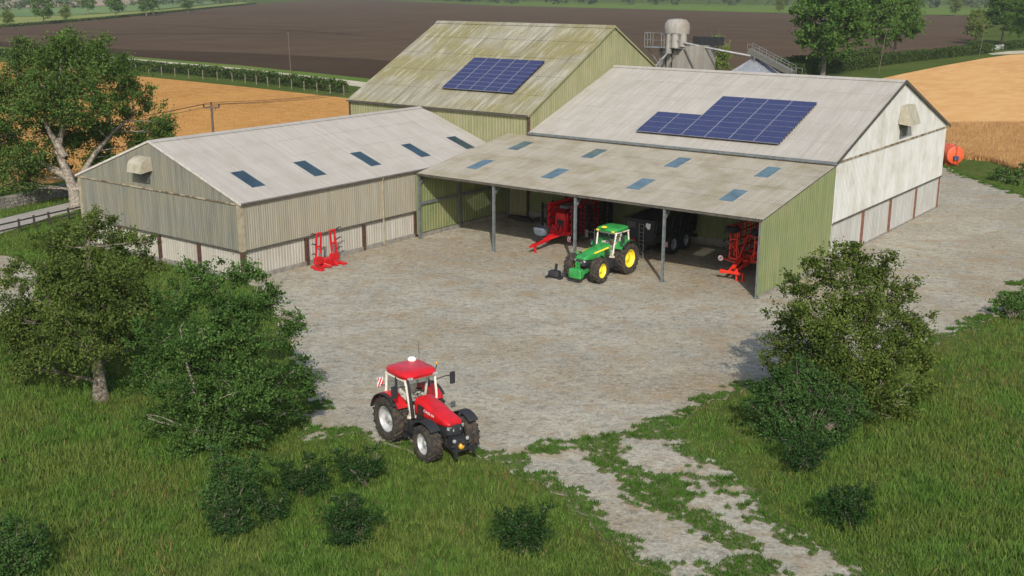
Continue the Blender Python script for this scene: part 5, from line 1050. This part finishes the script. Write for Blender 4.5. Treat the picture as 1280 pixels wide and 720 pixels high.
put(near, False, 'tree at the right edge of the photo beyond the gate', 1281, 58, 62, 17, 5.0, .8)
near2 = proto('field_tree', 11, 9.5, 'leaf_far_pale', .5, 4.2, 26, 8, 'x', (0, 0, 0))
put(near2, True, 'small yellow-green tree on the soil edge left of the white gate', 1220, 55, 44, 11, 0)
put(near2, False, 'small lone tree at the far edge of the ploughed field on the right', 1194, 20, 26, 11, 1.0, .9)
put(near2, False, 'bright green tree showing between the elevator and the grain bin', 895, 100, 57, 11, 2.0, .8)
put(near2, False, 'small tree on the green strip left of the broadest tree', 974, 17, 22, 11, 2.6, .8)
put(near2, False, 'pale round little tree at the top left corner by the field hedge', 10, 33, 22, 11, 3.0)
put(near2, False, 'brownish round tree third from the left in the far row', 82, 27, 22, 11, 4.0)
far = proto('far_tree', 13, 11.5, 'leaf_far', .8, 3.2, 26, 21, 'x', (0, 0, 0))
put(far, True, 'tall dark tree second from the left along the far hedge', 55, 30, 36, 13, 0)
put(far, False, 'slim tree behind the far row, right of the brownish round tree', 110, 17, 24, 13, 1)
put(far, False, 'tall tree at the middle of the far left row', 145, 22, 30, 13, 2)
put(far, False, 'left tree of the touching pair in the far left row', 183, 20, 27, 13, 3)
put(far, False, 'right tree of the touching pair in the far left row', 192, 18.5, 25, 13, 4.4)
put(far, False, 'tree just before the far hedge meets the top of the photo', 235, 16.5, 23, 13, 5.5)
put(far, False, 'smallest far tree, near the top edge above the ploughed field', 283, 5.5, 11, 13, .7)
put(far, False, 'far tree on the top edge, right of the smallest one', 305, 3, 8, 13, 1.7)
# wood along the top of the picture
pts = []; rad = []
for k in range(300):
    f = rng.random(); a = Vector(gp(540, 1.5)); b = Vector(gp(620, 5)); c = Vector(gp(960, 8)); d = Vector(gp(1420, 13)); e = f*3
    p = a.lerp(b, e) if e < 1 else b.lerp(c, e-1) if e < 2 else c.lerp(d, e-2)
    p = p+Vector((rng.normal(0, 6)-14*rng.random(), rng.random()*55, 0)); hh = rng.uniform(3, 13); pts.append((p.x, p.y, hh)); rad.append(rng.uniform(3, 5))
V = leaf_cloud(pts, rad, [190]*len(pts), 1.35, 1.0, 1.1, .4); w = np_mesh('far_wood', V, np.arange(len(V)).reshape(-1, 4), 'leaf_wood'); tag(w, kind='stuff')
pts = []; rad = []
for k in range(90):
    u = rng.uniform(-60, 300); p = gp(u, max(3.0, 12.5-u*.03+rng.uniform(-2, 1))); pts.append((p.x, p.y, rng.uniform(2, 7))); rad.append(rng.uniform(3, 6))
V = leaf_cloud(pts, rad, [80]*len(pts), 1.6, .8, 1.1, .4); w = np_mesh('far_thicket', V, np.arange(len(V)).reshape(-1, 4), 'leaf_wood'); tag(w, kind='stuff')

# hedges
def hedge(label, path, wdt, hgt, leaf, size, dens, name='hedge', group=None, lumps=.12):
    path = [Vector((p[0], p[1], 0)) for p in path]; base = path[0]; t = thing(name, label, 'hedge', base, 0, group); Vs = []; m = MB()
    for a, b in zip(path[:-1], path[1:]):
        L = (b-a).length; n = int(3.5*dens*L*hgt*wdt/(size*size)); d = (b-a)/L; nn = Vector((-d.y, d.x, 0)); f = rng.random(n)*L
        q = rng.uniform(-1, 1, n); z = rng.random(n)**.75; top = hgt*(1+lumps*(vnoise(f, f*0, .6, 3)*2-1)+lumps*(vnoise(f, f*0, 2.3, 5)*2-1)); e = np.sqrt(np.clip(1-(z*.75)**6, 0, 1))
        P = np.array(a-base)+np.outer(f, d)+np.outer(q*wdt/2*e, nn); P[:, 2] = z*top
        tt_ = rng.normal(size=(n, 3)); tt_ /= np.linalg.norm(tt_, axis=1)[:, None]; bb = rng.normal(size=(n, 3)); bb -= (bb*tt_).sum(1)[:, None]*tt_; bb /= np.linalg.norm(bb, axis=1)[:, None]
        S_ = size*rng.uniform(.7, 1.3, (n, 1)); Vs.append(np.stack([P-tt_*S_/2, P+bb*S_*.33, P+tt_*S_/2, P-bb*S_*.33], 1))
        k = 0
        while k < L:
            p = a-base+d*k; m.tube([p, p+Vector((rnd.uniform(-.2, .2), rnd.uniform(-.2, .2), hgt*.7))], [.05, .02], 5); k += 1.6
    tag(m.build('stems', 'bark', t), kind='stuff'); V = np.concatenate(Vs).reshape(-1, 3); np_mesh('foliage', V, np.arange(len(V)).reshape(-1, 4), leaf, t); return t
hp = [wpt(-200, 53), wpt(0, 71), wpt(160, 86.5), wpt(300, 99.5), wpt(431, 116)]
hedge('long clipped hedge behind pale posts between stubble field and lane', hp, 2.2, 2.0, 'leaf_hedge', .42, 1.5)
fn = thing('post_fence', 'row of pale wooden posts with wires along the front of the long hedge', 'fence', (*hp[1], 0))
pa, pb = Vector((*wpt(155, 89.5), 0)), Vector((*wpt(430, 120), 0)); pm = Vector((*wpt(300, 103.5), 0)); m = MB(); tops = []
for k in range(18):
    f = k/17*2; p = pa.lerp(pm, f) if f < 1 else pm.lerp(pb, f-1); m2 = MB(); m2.box(p.x-.055, p.x+.055, p.y-.055, p.y+.055, 0, 1.7); m2.build('post', 'fence_post', fn, world=True); tops.append(p)
for z in (.7, 1.1, 1.5): m.tube([p+Vector((0, 0, z)) for p in tops], .012, 4)
m.build('wire', 'wire', fn, world=True)
hedge('front clipped hedge running from the grain bin towards the white gate', [wpt(985, 97), wpt(1050, 90), wpt(1130, 78), wpt(1240, 66)], 2.0, 2.6, 'leaf_hedge', .4, 1.5)
hedge('rear clipped hedge behind the front one, under the broadest tree', [wpt(975, 94), wpt(1040, 86), wpt(1098, 77)], 2.2, 3.4, 'leaf_hedge', .45, 1.4)
hedge('short dark hedge block under the small yellow-green tree', [wpt(1209, 60.5), wpt(1226, 58.5)], 2.0, 2.0, 'leaf_hedge', .4, 1.5)
hedge('dark hedge right of the white gate at the far right', [wpt(1258, 62.5), wpt(1290, 58)], 2.0, 2.4, 'leaf_hedge', .4, 1.5)
hedge('low boundary hedge along the far side of the ploughed field', [wpt(-60, 39.5), wpt(0, 34.8), wpt(120, 25), wpt(230, 14.2), wpt(320, 5)], 1.6, 1.3, 'leaf_hedge', .6, 1.2)
gt_ = thing('field_gate', 'small white barred gate between the hedges at the far right', 'gate', gp(1243, 62))
m = MB(); a = gp(1240, 63); b = gp(1254, 61.5)
for z in (.25, .6, .95, 1.3): m.bar(a+Vector((0, 0, z)), b+Vector((0, 0, z)), .06, .1)
m.bar(a+Vector((0, 0, .2)), b+Vector((0, 0, 1.3)), .06, .08); m.build('gate_bars', 'white', gt_, world=True)
for p in (a, b, b+(b-a)*.25): MB().box(p.x-.1, p.x+.1, p.y-.1, p.y+.1, 0, 1.5).build('gate_post', 'white', gt_, world=True)

# stone wall and wooden fence by the road
wl = [Vector((*wpt(u, v), 0)) for u, v in ((-160, 292), (0, 262), (78, 246), (125, 233))]
sw = thing('stone_wall', 'dry stone field wall beside the road, left of the spreading tree', 'wall', wl[0]); m = MB()
for a, b in zip(wl[:-1], wl[1:]):
    n = int((b-a).length/.42)
    for k in range(n):
        for r_ in range(4):
            p = a.lerp(b, (k+.5+.25*(r_ % 2))/n); d = (b-a).normalized(); h_ = .26*rnd.uniform(.85, 1.05); w_ = .55-.05*r_
            q = d*.205*rnd.uniform(.8, 1.0); m.bar(p-q+Vector((0, 0, r_*.25+.12)), p+q+Vector((0, 0, r_*.25+.12)), w_*rnd.uniform(.85, 1.1), h_)
m.build('stonework', 'stone', sw, world=True, bevel=.03, seg=1)
fl = [Vector((*wpt(u, v), 0)) for u, v in ((-150, 330), (-60, 310), (25, 290), (62, 281), (110, 270))]
wf_ = thing('rail_fence', 'dark wooden rail fence on the grass bank by the road', 'fence', fl[0]); m = MB()
for a, b in zip(fl[:-1], fl[1:]):
    for z in (.4, .85): m.bar(a+Vector((0, 0, z)), b+Vector((0, 0, z)), .05, .11)
m.build('rail', 'dark_wood', wf_, world=True)
for a, b in zip(fl[:-1], fl[1:]):
    for f in (0, .5): p = a.lerp(b, f); MB().box(p.x-.06, p.x+.06, p.y-.06, p.y+.06, 0, 1.0).build('post', 'dark_wood', wf_, world=True)

# utility poles and cables
def pole(label, b, h, arm, armdir, r=.14, lean=(0, 0), braces=True):
    t = thing('utility_pole', label, 'pole', b, 0, 'wooden utility poles'); m = MB(); top = Vector((lean[0], lean[1], h)); m.tube([(0, 0, 0), top*.5, top], [r, r*.85, r*.7], 9); m.build('shaft', 'wood', t, smooth=True)
    a = Vector((math.cos(armdir), math.sin(armdir), 0)); m = MB(); c = top-Vector((0, 0, .25)); m.bar(c-a*arm/2, c+a*arm/2, .11, .13)
    if braces: m.bar(c+a*arm*.3, c-Vector((0, 0, .7)), .05)
    m.build('crossarm', 'wood', t); ends = []
    for f in (-.46, 0, .46):
        p = c+a*arm*f; z0 = .07 if f else .25; MB().lathe([(.03, z0), (.05, z0+.02), (.075, z0+.08), (.075, z0+.2), (.03, z0+.24)], n=10, c=p).build('insulator', 'matte_black', t, smooth=True); ends.append(Vector(b)+p+Vector((0, 0, z0+.22)))
    return ends
p1 = dp(264, 131, 100); e1 = pole('wooden pole with crossarm and three insulators behind the grey barn roof', (p1.x, p1.y, 0), p1.z, 1.5, R(37))
p2 = Vector(gp(363.5, 91)); pole('thin tall pole on the verge in front of the ploughed field', p2, 8.3, .5, R(37), .09, (-.3, .1))
p3 = Vector(gp(1098, 93)); e3 = pole('leaning pole in front of the trees beyond the white barn', p3, 9.4, 1.9, R(37), .09, (.8, .3), False)
p4 = Vector(gp(1224, 70)); e4 = pole('pole in front of the small yellow-green tree by the gate', p4, 8.2, 1.4, R(37), .09, (.6, .2), False)
p0 = dp(-70, 178, 84); e0 = pole('pole outside the left edge of the photo carrying the cables', (p0.x, p0.y, 0), p0.z, 1.5, R(37))
p5 = dp(560, 104, 150); e5 = pole('pole hidden behind the olive barn carrying the cables', (p5.x, p5.y, 0), max(p5.z, 6.5), 1.5, R(37))
for i, (A, B, lab) in enumerate([(e1[k], e5[k], l) for k, l in enumerate(('leftmost cable from the crossarm pole towards the olive barn', 'middle cable from the crossarm pole towards the olive barn', 'rightmost cable from the crossarm pole towards the olive barn'))]+[(e0[k], e1[k], l) for k, l in enumerate(('far cable from the spreading tree to the crossarm pole', 'middle cable from the spreading tree to the crossarm pole', 'near cable from the spreading tree to the crossarm pole'))]):
    m = MB(); m.tube([A.lerp(B, k/14)-Vector((0, 0, (B-A).length*.018*4*(k/14)*(1-k/14))) for k in range(15)], .018, 5); tag(m.build('power_cable', 'wire'), lab, 'cable', 'overhead cables')

# ------------------------------------------------------------------ haze
hz = MB(); hz.box(-2400, 850, -850, 3150, -1, 24); 
M['haze'] = bpy.data.materials.new('haze_air'); M['haze'].use_nodes = True; nt = M['haze'].node_tree; nt.nodes.remove(nt.nodes['Principled BSDF'])
pv = nt.nodes.new('ShaderNodeVolumePrincipled'); pv.inputs['Color'].default_value = (.88, .88, .84, 1); pv.inputs['Density'].default_value = HAZE; pv.inputs['Anisotropy'].default_value = .2
nt.links.new(pv.outputs[0], nt.nodes['Material Output'].inputs['Volume'])
if HAZE > 0: tag(hz.build('haze', 'haze'), kind='stuff')

# ------------------------------------------------------------------ light and view
w = bpy.data.worlds.new('World'); scene.world = w; w.use_nodes = True; n = w.node_tree.nodes; bg_ = n['Background']
sk = n.new('ShaderNodeTexSky'); sk.sky_type = 'NISHITA'; sk.sun_disc = False; sk.sun_elevation = R(36.6); sk.sun_rotation = R(140); sk.air_density = 1.0; sk.dust_density = 1.5
w.node_tree.links.new(sk.outputs[0], bg_.inputs['Color']); bg_.inputs['Strength'].default_value = SKY
sun = bpy.data.lights.new('sun', 'SUN'); sun.energy = SUN; sun.angle = R(.6); sun.color = (1, .965, .91)
so = bpy.data.objects.new('sun', sun); col.objects.link(so); el_ = R(36.6); dirn = Vector((-.643*math.cos(el_), .766*math.cos(el_), -math.sin(el_)))
so.rotation_euler = dirn.to_track_quat('-Z', 'Y').to_euler(); so.location = (60, -60, 60)
vs2 = scene.view_settings; scene.display_settings.display_device = 'sRGB'; vs2.view_transform = 'Standard'; vs2.look = 'None'; vs2.exposure = EXPO; vs2.gamma = 1; vs2.use_curve_mapping = False
scene.cycles.use_denoising = True
try: scene.cycles.denoiser = 'OPENIMAGEDENOISE'
except Exception: pass
scene.cycles.max_bounces = 8; scene.cycles.diffuse_bounces = 5; scene.cycles.transparent_max_bounces = 12; scene.cycles.volume_bounces = 0
